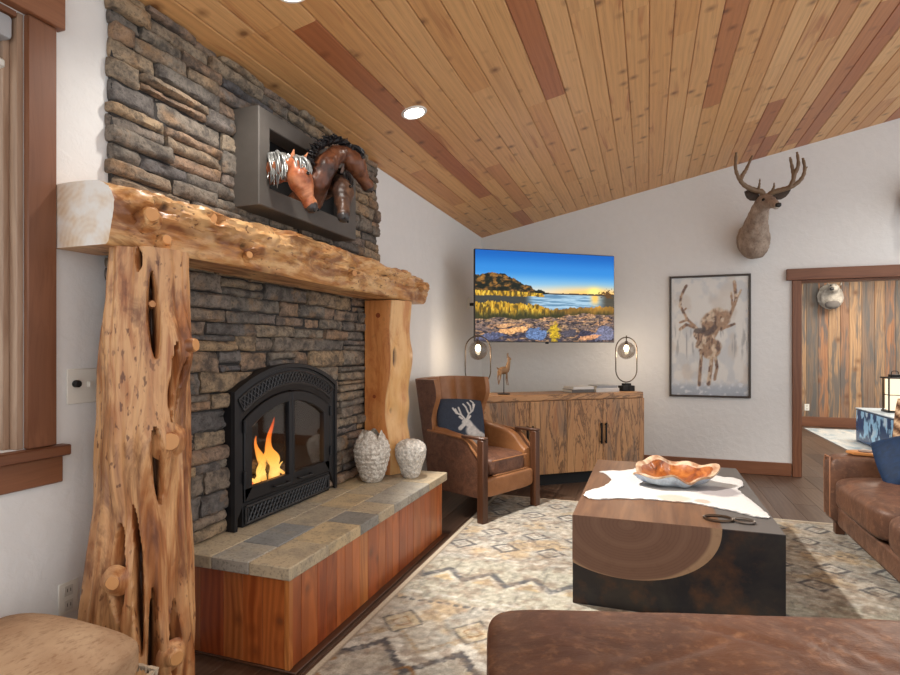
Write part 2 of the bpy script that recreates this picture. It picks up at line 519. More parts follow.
def fur_mat(name, c1, c2, c3, st=(1, 1, 1), sc=6):
    q = M(name, .85, spec=.2)
    p = q.ob()
    f = q.noise(q.mp(p, st), 90, 3, .7); b = q.noise(p, sc, 4, .6)
    c = q.mix(c1, c2, q.ramp(b, [(.38, 0.), (.64, 1.)]))
    c = q.mix(c, c3, q.ramp(f, [(.5, 0.), (.72, .7)]))
    q.set('Base Color', c); q.bump(f, .5, .006)
    return q.m
HIDE = fur_mat('tan_hide', lin(168, 134, 104), lin(196, 166, 134), lin(136, 102, 76), (1, .35, 1), 4)
DEERFUR = fur_mat('grey_brown_fur', lin(140, 122, 108), lin(176, 158, 142), lin(110, 90, 76), (1, 1, .35), 9)
DEERDARK = fur_mat('dark_ear_fur', lin(70, 60, 54), lin(92, 80, 72), lin(60, 50, 44))
GREYFUR = fur_mat('pale_grey_fur', lin(150, 142, 132), lin(196, 188, 176), lin(110, 102, 94), (1, 1, 1), 8)
BLACKFUR = fur_mat('black_fur', lin(24, 20, 18), lin(34, 28, 26), lin(14, 12, 12))
ANTLER = plain('brown_antler', lin(122, 98, 74), .55, bump=(40, .4), var=.3)
NOSE = plain('black_nose', lin(26, 22, 21), .3)
EYE = plain('glass_eye', lin(16, 12, 10), .08)
# ------------------------------------------------------------------ room shell
XW = -1.96          # fireplace wall
YB = 6.796          # back wall
XR = 3.4            # open side of the room beyond the couch
Y0 = -.9
def ceil_z(x): return 2.737+.2104*(x+1.932)

# wall_left, with the window hole and the firebox hole
bm = newbm()
WY0, WY1, WZ0, WZ1 = -.25, 1.303, 1.0, 2.44       # window hole
FY0, FY1, FZ0, FZ1 = 2.31, 3.08, .44, 1.145        # firebox hole
T = .14
zt = ceil_z(XW)
def wl(y0, y1, z0, z1): box(bm, (XW-T, y0, z0), (XW, y1, z1))
wl(Y0, WY0, 0, zt); wl(WY0, WY1, 0, WZ0); wl(WY0, WY1, WZ1, zt); wl(WY1, FY0, 0, zt)
wl(FY0, FY1, 0, FZ0); wl(FY0, FY1, FZ1, zt); wl(FY1, YB+.14, 0, zt)
bmesh.ops.remove_doubles(bm, verts=bm.verts, dist=1e-4)
struct(obj('wall_left', bm, PLASTER, ang=30))

# wall_back, a sloping-topped wall with the cased opening
DX0, DX1, DZ = 1.50, 3.05, 2.06
bm = newbm()
def wb(x0, x1, z0):
    f = [V((x0, YB, z0)), V((x1, YB, z0)), V((x1, YB, ceil_z(x1))), V((x0, YB, ceil_z(x0)))]
    loft(bm, [f, [p+V((0, .14, 0)) for p in f]])
wb(XW, DX0, 0); wb(DX0, DX1, DZ); wb(DX1, XR, 0)
struct(obj('wall_back', bm, PLASTER, ang=30))

# ceiling of tongue-and-groove boards running along the room
bm = newbm()
slope = math.atan(.2104); w = .134
ca = math.cos(slope)
x = XW
CT = Matrix.Translation((XW, 0, ceil_z(XW))) @ Matrix.Rotation(-slope, 4, 'Y')
s_ = -.134
while XW+s_*ca < XR:
    y = Y0-random.uniform(0, 1.2)
    while y < YB+.1:
        L = random.choice([1.1, 1.5, 1.9, 2.4, 2.9])*random.uniform(.9, 1.1)
        y1 = min(y+L, YB+.12)
        if YB+.12-y1 < .3: y1 = YB+.12
        r = random.random()
        a = max(y, Y0)
        if y1-a > .03:
            t = bmesh.new()
            g = .0045
            prof = [(s_+.0012, .03), (s_+.0012, g), (s_+g*1.4, 0), (s_+w-g*1.4, 0), (s_+w-.0012, g), (s_+w-.0012, .03)]
            rr = [[V((px, yy, pz)) for px, pz in prof] for yy in (a+.0006, y1-.0006)]
            vs = [[t.verts.new(p) for p in q] for q in rr]
            for i in range(6): t.faces.new((vs[0][i], vs[0][(i+1) % 6], vs[1][(i+1) % 6], vs[1][i]))
            t.faces.new(vs[0][::-1]); t.faces.new(vs[1])
            merge(bm, t, r, 1, CT)
        y = y1
    s_ += w
box(bm, (-.2, Y0-.05, .032), (s_+.05, YB+.2, .05), rnd=.2, grain=1, mat4=CT)
bm2 = bm
struct(obj('ceiling', bm2, PINE, ang=15))

# floors: plank floor of the room and on through the opening
bm = newbm()
x = XW-.1
while x < 6.4:
    y = Y0-random.uniform(0, 1.5)
    while y < 11.6:
        y1 = y+random.uniform(1.2, 2.2)
        a, b = max(y, Y0), min(y1, 11.6)
        if b-a > .02 and (x < XR or a > 5):
            box(bm, (x+.0008, a+.0008, -.02), (x+.1792, b-.0008, 0), .0015, grain=1)
        y = y1
    x += .18
struct(obj('floor', bm, FLOORWOOD, ang=15))

# baseboard, back wall between console corner and opening
bm = newbm()
box(bm, (XW+.002, YB-.02, .001), (1.424, YB-.001, .140), .005, grain=0)
struct(obj('baseboard_back', bm, TRIM))
bm = newbm()
box(bm, (XW+.001, 3.9, .001), (XW+.02, YB-.022, .140), .005, grain=1)
struct(obj('baseboard_left', bm, TRIM))

# door_1: cased opening
d1 = struct(thing('door_1', (DX0, YB, 0), None, None))
bm = newbm()
box(bm, (1.428, YB-.03, .001), (1.512, YB-.001, 2.058), .004, grain=2, rnd=.3)
box(bm, (DX0-.001, YB-.002, .001), (DX0+.02, YB+.15, 2.058), .002, grain=2, rnd=.5)
obj('door_casing', bm, TRIM, d1)
bm = newbm()
box(bm, (3.04, YB-.03, .001), (3.14, YB-.001, 2.058), .004, grain=2, rnd=.8)
box(bm, (3.03, YB-.002, .001), (3.051, YB+.15, 2.058), .002, grain=2, rnd=.5)
obj('door_casing', bm, TRIM, d1)
bm = newbm()
box(bm, (1.374, YB-.042, 2.059), (3.19, YB-.001, 2.178), .004, grain=0, rnd=.4)
box(bm, (DX0, YB-.002, 2.04), (3.05, YB+.15, 2.059), .002, grain=0)
obj('head_casing', bm, TRIM, d1)

# the room beyond
bm = newbm()
x = .9
YF = 11.38
while x < 6.4:
    ww = random.choice([.13, .15, .18])
    box(bm, (x+.001, YF, .001), (x+ww-.001, YF+.02, 3.0), .004, grain=2); x += ww
struct(obj('wall_far', bm, FARWOOD, ang=20))
bm = newbm(); box(bm, (.9, YF-.02, .001), (6.4, YF-.001, .17), .004, grain=0, rnd=0)
struct(obj('baseboard_far', bm, TRIM))
bm = newbm(); box(bm, (.9, YB+.15, 2.75), (6.4, YF+.02, 2.8))
struct(obj('ceiling_far', bm, PLASTER))

# window_1 in the left wall
w1 = struct(thing('window_1', (XW, WY1, WZ0), None, None))
bm = newbm(); box(bm, (XW+.001, 1.303, WZ0+.001), (XW+.024, 1.400, 2.444), .003, grain=2, rnd=.2); obj('window_casing', bm, TRIM, w1)
bm = newbm(); box(bm, (XW+.001, WY0-.1, WZ0+.001), (XW+.024, WY0, 2.444), .003, grain=2, rnd=.7); obj('window_casing', bm, TRIM, w1)
bm = newbm(); box(bm, (XW+.001, WY0-.14, 2.445), (XW+.04, 1.420, 2.61), .003, grain=1, rnd=.9); obj('head_casing', bm, TRIM, w1)
bm = newbm(); box(bm, (XW-T, WY0-.14, .962), (XW+.045, 1.438, .999), .004, grain=1, rnd=.1); obj('window_sill', bm, TRIM, w1)
bm = newbm(); box(bm, (XW+.001, WY0-.11, .868), (XW+.02, 1.425, .961), .003, grain=1, rnd=.6); obj('window_apron', bm, TRIM, w1)
bm = newbm()
box(bm, (XW-T, 1.283, 1.0), (XW+.001, 1.3035, 2.444), .002, grain=2, rnd=.2)
box(bm, (XW-T, 1.263, 1.0), (XW-.035, 1.283, 2.44), .002, grain=2, rnd=.6)
obj('window_jamb', bm, TRIMSUN, w1)
bm = newbm(); box(bm, (XW-T, WY0, 2.424), (XW+.001, 1.283, 2.444), .002, grain=1); obj('window_jamb', bm, TRIM, w1)
bm = newbm()
for y in (WY0, .49, 1.233): box(bm, (XW-.13, y, 1.0), (XW-.09, y+.03, 2.424), .003)
for z in (1.0, 2.38): box(bm, (XW-.13, WY0, z), (XW-.09, 1.263, z+.035), .003)
obj('window_sash', bm, plain('grey_sash', lin(150, 150, 148), .5), w1)
bm = newbm(); box(bm, (XW-.112, WY0+.02, 1.02), (XW-.108, 1.25, 2.39)); obj('window_pane', bm, CLEARGLASS, w1)

rs = thing('roller_shade', (XW-.05, .5, 2.25), 'grey roller shade rolled up at the top of the window', 'window shade')
SHADE = plain('grey_shade_cloth', lin(168, 168, 170), .6, var=.06)
bm = newbm(); box(bm, (XW-.088, WY0+.005, 2.345), (XW-.004, 1.275, 2.423), .012, seg=2); obj('cassette', bm, SHADE, rs)
bm = newbm(); box(bm, (XW-.060, WY0+.015, 2.275), (XW-.056, 1.266, 2.344)); obj('shade_cloth', bm, SHADE, rs)
bm = newbm(); box(bm, (XW-.075, WY0+.012, 2.255), (XW-.030, 1.27, 2.285), .006); obj('hem_bar', bm, WHITEPLASTIC, rs)

# plates on the walls
sw = thing('light_switch', (XW, 1.50, 1.2), 'ivory wall plate with a round black knob beside the log post', 'light switch')
bm = newbm(); box(bm, (XW+.0005, 1.448, 1.135), (XW+.007, 1.565, 1.262), .003); obj('plate', bm, WHITEPLASTIC, sw)
bm = newbm(); cyl(bm, (XW+.006, 1.478, 1.208), (XW+.028, 1.478, 1.208), .013, n=20, bev=.003); obj('knob', bm, BLACK, sw)
bm = newbm(); box(bm, (XW+.006, 1.524, 1.193), (XW+.02, 1.534, 1.213), .002); obj('toggle', bm, WHITEPLASTIC, sw)
def outlet(loc, rz, lab):
    t = thing('power_outlet', loc, lab, 'power outlet', rz, None)
    bm = newbm(); box(bm, (-.036, -.006, -.057), (.036, -.0005, .057), .002); obj('plate', bm, WHITEPLASTIC, t, world=False)
    for z in (-.026, .026):
        bm = newbm()
        box(bm, (-.016, -.008, z-.018), (.016, -.0055, z+.018), .003)
        obj('socket', bm, plain('ivory_socket', lin(206, 202, 192), .4), t, world=False)
        bm = newbm()
        for x in (-.006, .006): box(bm, (x-.001, -.0085, z-.004), (x+.001, -.0078, z+.008))
        obj('slot', bm, BLACK, t, world=False)
outlet((XW, 1.455, .445), R(90), 'ivory power outlet low on the white wall behind the hide bench')
outlet((2.62, YF, .33), 0, 'small power outlet low on the board wall beyond the opening')

# recessed downlights set in the boards
def downlight(x, y, lab, energy, blend=.6, size=135, aim=None):
    z = ceil_z(x)
    t = thing('recessed_downlight', (x, y, z), lab, 'ceiling light', 0, 'recessed ceiling downlights')
    t.rotation_euler = (0, -slope, 0)
    bm = newbm()
    rings = [[V((r*math.cos(a), r*math.sin(a), zz)) for a in [2*math.pi*k/32 for k in range(32)]] for r, zz in ((.062, -.003), (.066, -.008), (.078, -.007), (.084, -.001), (.084, .002))]
    loft(bm, rings, False, False); obj('trim_ring', bm, plain('white_trim_ring', lin(235, 232, 226), .5), t, world=False)
    bm = newbm(); cyl(bm, (0, 0, -.004), (0, 0, -.001), .061, n=32); obj('lens', bm, DOWNLIGHT, t, world=False)
    ld = bpy.data.lights.new('downlight_lamp', 'SPOT'); ld.energy = energy; ld.color = (1, .95, .88)
    ld.spot_size = R(size); ld.spot_blend = blend; ld.shadow_soft_size = .06
    lo = bpy.data.objects.new('downlight_lamp', ld); COL.objects.link(lo); lo.location = (x, y, z-.03)
    if aim: lo.rotation_euler = (V(aim)-lo.location).to_track_quat('-Z', 'Y').to_euler()
downlight(-1.41, 3.33, 'round lit downlight in the pine ceiling right of the horse sculpture', LE_C, .5, 84, (.75, 3.75, 0))
downlight(-1.41, 2.02, 'recessed downlight in the pine ceiling nearer the window end of the fireplace', LE_A)
downlight(1.75, 3.2, 'unseen added downlight in the higher part of the ceiling over the couch', LE_B)  # this and the next two are out of view, added to light the room
downlight(1.75, .6, 'unseen added downlight in the higher part of the ceiling nearest the viewer', LE_B)
downlight(2.9, 5.4, 'unseen added downlight in the ceiling in front of the opening', LE_B)
ld = bpy.data.lights.new('hall_fill', 'AREA'); ld.energy = 110; ld.size = 1.6; ld.color = (1, .9, .76)  # unseen area light added so the room beyond is not dark
lo = bpy.data.objects.new('hall_fill', ld); COL.objects.link(lo); lo.location = (3.6, 9.6, 2.7)
# ------------------------------------------------------------------ fireplace wall of ledge stone
XS = -1.915
HZ = .45            # top of the hearth pavers
SY0, SY1 = 1.605, 3.86
st = thing('stone_chimney_breast', (XW, 2.7, HZ), 'stacked ledge stone facing around and above the fireplace', 'stone facing')
bm = newbm()
OY0, OY1, OZ = 2.30, 3.09, 1.12
def stone(y0, y1, z0, z1, top=None):
    t = bmesh.new()
    ny = max(4, int((y1-y0)/.024)); nz = max(4, int((z1-z0)/.012))
    pr = XS+random.uniform(-.016, .020)
    tl = random.uniform(-.012, .012); seed = random.uniform(0, 90)
    sk = [random.uniform(-.006, .006) for _ in range(4)]
    vs = {}
    for i in range(ny+1):
        for j in range(nz+1):
            f, g = i/ny, j/nz
            y = y0+.002+f*(y1-y0-.004)+(1-2*f)*abs(g-.5)**3*.03
            z = z0+.002+g*(z1-z0-.004)
            if j == nz: z += sk[0]*(1-f)+sk[1]*f + .004*fbm((y*14, seed, 0))
            if j == 0: z += sk[2]*(1-f)+sk[3]*f + .004*fbm((y*14, seed, 5))
            e = min(f, 1-f)*(y1-y0); h = min(g, 1-g)*(z1-z0)
            rim = min(1, (e/.006))**.6*min(1, (h/.005))**.6
            n = fbm((y*8+seed, z*18, seed))*.013+abs(fbm((y*22+seed, z*40, seed), 3))*.010-.004
            xx = pr+tl*(f-.5)+n-(1-rim)*.013
            if top is not None: z = min(z, ceil_z(xx)-.004)
            vs[i, j] = t.verts.new((xx, y, z))
    for i in range(ny):
        for j in range(nz): t.faces.new((vs[i, j], vs[i+1, j], vs[i+1, j+1], vs[i, j+1]))
    bk = {}
    def back(i, j):
        if (i, j) not in bk: bk[i, j] = t.verts.new((XW+.002, vs[i, j].co.y, vs[i, j].co.z))
        return bk[i, j]
    ed = [(i, 0) for i in range(ny)]+[(ny, j) for j in range(nz)]+[(i, nz) for i in range(ny, 0, -1)]+[(0, j) for j in range(nz, 0, -1)]
    for a, b in zip(ed, ed[1:]+ed[:1]):
        t.faces.new((vs[a], back(*a), back(*b), vs[b]))
    merge(bm, t, None, 1)
z = HZ
ztop = ceil_z(XS)
rowh = []
while z < ztop-.02:
    h = random.choice([.05, .062, .075, .09, .1])
    if ztop-(z+h) < .035: h = ztop-z
    # a course, with the odd stone split in two thin ones
    def course(ya, yb):
        y = ya+(-random.uniform(0, .12) if ya == SY0 else 0)
        while y < yb-.02:
            L = random.uniform(.14, .42)
            y1 = min(y+L, yb)
            if yb-y1 < .07: y1 = yb
            a = max(y, ya)
            if ya == SY0 and a == ya: a = ya+random.uniform(-.012, .008)
            bb = y1 if y1 < SY1 else SY1+random.uniform(-.012, .012)
            top = True if z+h > ztop-.06 else None
            if h > .07 and random.random() < .3:
                m = z+h*random.uniform(.38, .62)
                stone(a, bb, z, m); stone(a, bb, m, z+h, top)
            else: stone(a, bb, z, z+h, top)
            y = y1
    if z < OZ and z+h > HZ:
        course(SY0, OY0); course(OY1, SY1)
    else: course(SY0, SY1)
    z += h
# dark mortar bed behind the stones
obj('stone_veneer', bm, STONE, st, ang=60)
bm = newbm()
for (y0, y1, z0, z1) in ((SY0+.01, OY0, HZ, OZ), (OY1, SY1-.01, HZ, OZ), (SY0+.01, SY1-.01, OZ, ztop-.02)):
    box(bm, (XW+.001, y0, z0), (XW+.018, y1, z1))
obj('mortar_bed', bm, plain('dark_mortar', lin(54, 51, 49), .95, var=.2), st)

# ------------------------------------------------------------------ raised hearth
he = thing('raised_hearth', (-1.66, 2.88, 0), 'raised hearth with grey stone pavers on a red cedar boarded base', 'hearth')
bm = newbm()
HX = -1.362
y = 1.935
cols = [(-1.955, -1.76), (-1.76, -1.565), (-1.565, HX)]
for ci, (xa, xb) in enumerate(cols):
    y = 1.935; first = True
    while y < 3.83-.01:
        L = random.choice([.2, .27, .3, .34]) if not first else [.28, .2, .30][ci]
        first = False
        y1 = y+L
        if 3.83-y1 < .1: y1 = 3.83
        r = [.45, .72, .12, .95, .3, .6, .2, .85, .4][int(random.random()*9)]
        box(bm, (xa+.001, y+.001, HZ-.055), (xb-.001, y1-.001, HZ+random.uniform(-.0015, .0015)), .004, rnd=r)
        y = y1
obj('paver_top', bm, PAVER, he, ang=25)
bm = newbm()
y = 1.972
bx = -1.392
while y < 3.79:
    ww = random.choice([.075, .09, .11, .125]); y1 = min(y+ww, 3.795)
    box(bm, (bx-.02, y+.0007, .012), (bx+random.uniform(-.001, .001), y1-.0007, HZ-.056), .0015, grain=2); y = y1
xx = -1.95
while xx < bx-.03:
    ww = random.choice([.1, .125, .14]); x1 = min(xx+ww, bx-.021)
    box(bm, (xx+.0007, 1.972, .012), (x1-.0007, 1.99, HZ-.056), .0015, grain=2)
    box(bm, (xx+.0007, 3.777, .012), (x1-.0007, 3.795, HZ-.056), .0015, grain=2); xx = x1
box(bm, (bx-.021, 1.968, .012), (bx+.004, 1.995, HZ-.056), .002, grain=2, rnd=.8)
obj('board_cladding', bm, REDWOOD, he, ang=25)
bm = newbm()
box(bm, (-1.95, 1.965, .0005), (bx+.036, 3.83, .012), .003, grain=1, rnd=.9)
obj('floor_trim', bm, CHAIRWOOD, he)

# ------------------------------------------------------------------ log posts and mantel
def crackf(cs, th, z):
    """0..1 depth of splits; each: list of (theta, z) path points with width and strength"""
    best = 0
    for path, wd, st_ in cs:
        for (t0, z0), (t1, z1) in zip(path[:-1], path[1:]):
            lo_, hi_ = min(z0, z1), max(z0, z1)
            if lo_ <= z <= hi_:
                f = (z-z0)/(z1-z0) if z1 != z0 else 0
                tc = t0+(t1-t0)*f
                zz = (z-path[0][1])/(path[-1][1]-path[0][1])
                ww = wd*math.sin(math.pi*min(1, max(0, zz)))**.6
                if ww > 1e-4:
                    d = abs(th-tc)/(ww*1.15)
                    if d < 1: best = max(best, st_*(1-d*d)**.9)
    return best
PC = V((-1.712, 1.578, 0))
lp = thing('log_post', PC, 'massive flared peeled log post under the near end of the mantel', 'log post')
def post_c(z):   # small lean of the trunk axis
    f = z/1.67
    return V((PC.x+.0-.012*(1-f)+.01*math.sin(z*3), PC.y+.01*(f-.5)-.03*(1-f)**2, 0))
CRK = [  # (theta in degrees, z) seen from the room
    ([(-38, 1.60), (-36, 1.45), (-33, 1.30)], 7, 1.0),
    ([(-56, 1.68), (-55, 1.60)], 5, .9),
    ([(-14, 1.36), (-15, 1.22), (-17, 1.08)], 3.5, .8),
    ([(0, 1.3), (-3, 1.12)], 3, .7),
    ([(-36, 1.07), (-33, .95), (-28, .80)], 6, 1.0),
    ([(-62, .80), (-54, .66), (-50, .46), (-44, .30)], 6, 1.0),
    ([(-82, .74), (-78, .58), (-74, .42)], 9, .8),
    ([(-34, .52), (-31, .30), (-30, .02)], 5.5, 1.0),
    ([(-5, .46), (-8, .30), (-8, .18)], 6, .9),
]
CRK = [([(R(a), b) for a, b in p], R(w_), s) for p, w_, s in CRK]
bm = newbm()
NT, NZ = 210, 270
lr = bm.verts.layers.float['rnd']
grid = []
for j in range(NZ+1):
    z = 1.685*j/NZ
    f = z/1.685
    base = np.interp(z, [0, .15, .35, .55, .75, 1.0, 1.2, 1.35, 1.5, 1.672], [.178, .174, .166, .156, .147, .147, .142, .143, .134, .133])
    c = post_c(z); row = []
    for i in range(NT):
        th = -math.pi+2*math.pi*i/NT
        n = fbm((math.cos(th)*1.3, math.sin(th)*1.3, z*.9))*.028
        lob = .016*math.sin(3*th+1.0+1.2*z)*(1.1-f*.6)+.012*math.sin(5*th-2*z)*(1.2-f)
        fine = fbm((math.cos(th)*5, math.sin(th)*5, z*1.6+9))*.009
        r = base+n+lob*.7+fine
        # swellings round the branch stubs
        for (a, zz, amp, sa, sz) in ((-2, 1.33, .045, .34, .12), (-22, 1.01, .034, .30, .10), (-80, .55, .03, .3, .12), (-8, .27, .03, .25, .10), (-52, .98, .02, .4, .2), (-42, 1.0, .014, .3, .12)):
            r += amp*math.exp(-((th-R(a))/sa)**2-((z-zz)/sz)**2)
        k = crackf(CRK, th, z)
        r -= .062*k
        x, y = c.x+r*math.cos(th), c.y+r*math.sin(th)
        x = max(x, XW+.004)
        if y > 1.575: x = max(x, -1.884)
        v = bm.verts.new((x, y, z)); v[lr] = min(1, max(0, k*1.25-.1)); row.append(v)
    grid.append(row)
for a, b in zip(grid[:-1], grid[1:]):
    for i in range(NT): bm.faces.new((a[i], a[(i+1) % NT], b[(i+1) % NT], b[i]))
bm.faces.new(grid[0][::-1]); bm.faces.new(grid[-1])
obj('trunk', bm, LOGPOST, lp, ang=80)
def stub(root, p0, d, r, ln, m1=LOGPOST, wob=.12):
    p0 = V(p0); d = V(d).normalized()
    s = d.cross(V((0, 0, 1))).normalized(); u = s.cross(d)
    bm = newbm(); sd = random.uniform(0, 50); rings = []
    for t, rr in ((-1.2, 2.1), (-.5, 1.6), (.1, 1.24), (.6, 1.06), (.92, .98), (1, .9)):
        rings.append([p0+d*ln*t+(s*math.cos(a)+u*math.sin(a))*r*rr*(1+wob*fbm((math.cos(a), math.sin(a), sd))) for a in [2*math.pi*k/22 for k in range(22)]])
    loft(bm, rings, rnd=0)
    b = obj('branch_stub', bm, m1, root, ang=50)
    bm = newbm()
    e = p0+d*ln
    loft(bm, [[e+d*h+(s*math.cos(a)+u*math.sin(a))*r*q*(1+wob*.9*fbm((math.cos(a), math.sin(a), sd))) for a in [2*math.pi*k/22 for k in range(22)]] for h, q in ((-.002, .9), (.0025, .84))], rnd=0)
    obj('cut_end', bm, STUBEND, b)
def on_post(a, z, extra=0):
    c = post_c(z); base = float(np.interp(z, [0, .15, .35, .55, .75, 1.0, 1.2, 1.35, 1.5, 1.672], [.178, .174, .166, .156, .147, .147, .142, .143, .134, .133]))
    a = R(a)
    return V((c.x+(base+extra)*math.cos(a), c.y+(base+extra)*math.sin(a), z)), V((math.cos(a), math.sin(a), 0))
for a, z, r, ln, ex, dd in ((4, 1.345, .026, .035, .035, (0, .2, .1)), (-20, 1.015, .032, .022, .034, (0, -.25, .1)), (-36, 1.49, .013, .03, -.035, (0, 0, 0)),
                            (-37, 1.01, .013, .03, -.02, (0, 0, 0)), (-78, .56, .024, .014, .018, (.35, 0, .1)), (-10, .275, .026, .016, .022, (0, -.2, 0))):
    p, d = on_post(a, z, ex-.010)
    stub(lp, p, d+V(dd), r, ln)

# post at the far end: half log with a sawn orange face and pale live edge, standing on the hearth
rp = thing('log_post', (-1.80, 3.72, HZ), 'slim half-log post with an orange sawn face under the far end of the mantel', 'log post')
bm = newbm(); bm_e = newbm()
ZB, ZT = HZ+.002, 1.682
NZ = 60
rows = []
for j in range(NZ+1):
    z = ZB+(ZT-ZB)*j/NZ
    e = -1.718+.018*math.sin(z*5.2)+.012*math.sin(z*11+1)
    bump_ = .030*math.exp(-((z-.93)/.09)**2)+.012*math.exp(-((z-1.3)/.08)**2)
    y0 = 3.60
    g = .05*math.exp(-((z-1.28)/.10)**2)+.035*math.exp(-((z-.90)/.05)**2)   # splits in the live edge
    prof = [(-1.905, y0), (-1.85, y0), (-1.79, y0), (e, y0+.0), (e+.008, y0+.004)]
    out = []
    for k in range(1, 14):
        a = k/13
        px = e+.008+(.062+bump_)*math.sin(a*math.pi*.62)*1.0
        py = y0+.004+.212*a
        px += .008*fbm((a*5, z*3, 3)) - (g*math.exp(-((a-.22)/.10)**2))
        out.append((px, py, g*math.exp(-((a-.22)/.10)**2)/.05))
    rows.append(([V((p[0], p[1], z)) for p in prof], [(V((o[0], o[1], z)), o[2]) for o in out]))
rings = []
for pr, out in rows:
    rings.append(pr+[o[0] for o in out]+[V((-1.70, 3.815, pr[0].z)), V((-1.905, 3.815, pr[0].z))])
lr_ = bm.verts.layers.float['rnd']
vs = [[bm.verts.new(p) for p in r] for r in rings]
n_ = len(rings[0])
for ri, (a, b) in enumerate(zip(vs[:-1], vs[1:])):
    for i in range(n_):
        f = bm.faces.new((a[i], a[(i+1) % n_], b[(i+1) % n_], b[i]))
        f.material_index = 0 if i < 3 or i >= n_-2 else 1
bm.faces.new(vs[0][::-1]); bm.faces.new(vs[-1])
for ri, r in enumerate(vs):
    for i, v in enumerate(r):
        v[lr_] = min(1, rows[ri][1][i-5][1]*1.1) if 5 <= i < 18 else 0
obj('half_log', bm, [LOGSLAB, SAPWOOD], rp, ang=35)
for (x, z, r) in ((-1.80, 1.575, .018), (-1.83, 1.0, .013), (-1.77, .72, .012)):
    bm = newbm(); cyl(bm, (x, 3.6035, z), (x, 3.5985, z), r, n=16, rnd=.5)
    obj('knot', bm, plain('red_brown_knot', lin(142, 66, 30), .5), rp)

# mantel: half log beam, flat sawn underside and ends, natural knotty front
mt = thing('mantel_beam', (-1.78, 2.72, 1.684), 'thick peeled log mantel beam spanning the fireplace on two log posts', 'mantel')
MY0, MY1 = 1.402, 4.06
bm = newbm(); lr = bm.verts.layers.float['rnd']
NY, NP = 190, 46
rows = []
pock = [(1.522, .36, .062, .15, 1.0), (1.603, .135, .05, .12, 1.0), (1.842, .60, .055, .12, .9), (2.046, .17, .045, .11, 1.0), (2.905, .27, .05, .11, .9), (3.955, .38, .05, .11, .9), (1.60, .55, .05, .13, .9), (1.86, .62, .03, .10, .7), (2.02, .30, .045, .09, 1.0), (2.28, .70, .05, .11, .8), (2.55, .45, .06, .12, .7), (2.62, .80, .05, .10, .6),
        (2.95, .40, .09, .06, .9), (3.10, .62, .05, .14, .7), (3.35, .42, .12, .05, 1.0), (3.55, .6, .06, .1, .8), (3.72, .35, .10, .05, .9), (3.9, .55, .05, .12, .8), (1.72, .88, .10, .06, .8), (2.45, .92, .08, .05, .7)]
lump = [(1.53, .55, .12, .22, .035), (1.83, .78, .10, .15, .030), (2.2, .45, .2, .2, .02), (2.45, .75, .16, .2, .03), (2.8, .62, .1, .15, .028), (3.2, .75, .15, .2, .03), (3.45, .55, .12, .16, .024), (3.75, .7, .12, .2, .024), (4.0, .5, .08, .2, .03)]
for j in range(NY+1):
    y = MY0+(MY1-MY0)*j/NY
    zb = 1.686+.002*math.sin(y*4)
    ztp = float(np.interp(y, [1.4, 1.55, 1.9, 2.35, 2.8, 3.3, 3.8, 4.06], [1.904, 1.908, 1.900, 1.922, 1.912, 1.902, 1.898, 1.878]))
    xf = float(np.interp(y, [1.4, 1.7, 2.2, 2.8, 3.4, 4.06], [-1.690, -1.660, -1.645, -1.632, -1.630, -1.620]))
    xb = XW+.003 if y < SY0-.035 else XS+.033
    row = []
    for k in range(NP+1):
        s = k/NP
        # from the back bottom edge, under, up the rounded front, over the top to the back
        if s < .18: p = V((xb+(xf-.012-xb)*(s/.18), 0, zb)); w_ = 0; q = 0
        elif s < .82:
            q = (s-.18)/.64
            a = q*math.pi*.5
            px = xf-.012+.022*math.sin(min(q*2.2, 1)*math.pi*.5)-.105*max(0, q-.42)**1.7*1.9
            p = V((px, 0, zb+(ztp-zb)*(math.sin(q*math.pi*.5)**.95*.9+q*.1)))
            w_ = math.sin(q*math.pi)**.5
        else:
            q = 1.0
            f = (s-.82)/.18
            xt = xf-.012+.022-.105*.58**1.7*1.9
            p = V((xt+(xb-xt)*f, 0, ztp+.004*math.sin(f*3))); w_ = .25*(1-f)
        d = 0; dk = 0
        if w_ > 0:
            d += .026*fbm((y*3.2, q*2.6, 4))+.020*fbm((y*8, q*9, 8))+.008*fbm((y*22, q*16, 3))
            for (yy, qq, sy, sq, amp) in lump: d += amp*math.exp(-((y-yy)/sy)**2-((q-qq)/sq)**2)
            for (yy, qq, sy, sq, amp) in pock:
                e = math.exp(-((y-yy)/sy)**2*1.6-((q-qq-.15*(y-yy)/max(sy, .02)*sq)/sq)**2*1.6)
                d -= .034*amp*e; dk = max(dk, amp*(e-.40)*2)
        nrm = V((1, 0, .5 if q > .5 else .15)).normalized()
        p = p+nrm*d*w_*(1 if .0 < q else 0)*(.25 if y < MY0+.02 else .6 if y < MY0+.05 else 1)
        if p.z < zb: p.z = zb
        if p.x < xb: p.x = xb
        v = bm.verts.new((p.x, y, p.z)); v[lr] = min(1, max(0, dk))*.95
        row.append(v)
    rows.append(row)
for a, b in zip(rows[:-1], rows[1:]):
    for i in range(NP+1):
        bm.faces.new((a[i], a[(i+1) % (NP+1)], b[(i+1) % (NP+1)], b[i]))
f0 = bm.faces.new(rows[0][::-1]); f1 = bm.faces.new(rows[-1])
f0.material_index = 1; f1.material_index = 0
obj('beam', bm, [LOGBEAM, ENDGRAIN], mt, ang=42)
for (y, z, x, r) in ((1.515, 1.797, -1.632, .027), (1.60, 1.728, -1.652, .019), (1.835, 1.86, -1.665, .026), (2.04, 1.742, -1.645, .017), (2.9, 1.77, -1.605, .02), (3.95, 1.80, -1.59, .02)):
    stub(mt, (x-.012, y, z), (.9, -.35, .1), r, .022, LOGBEAM)
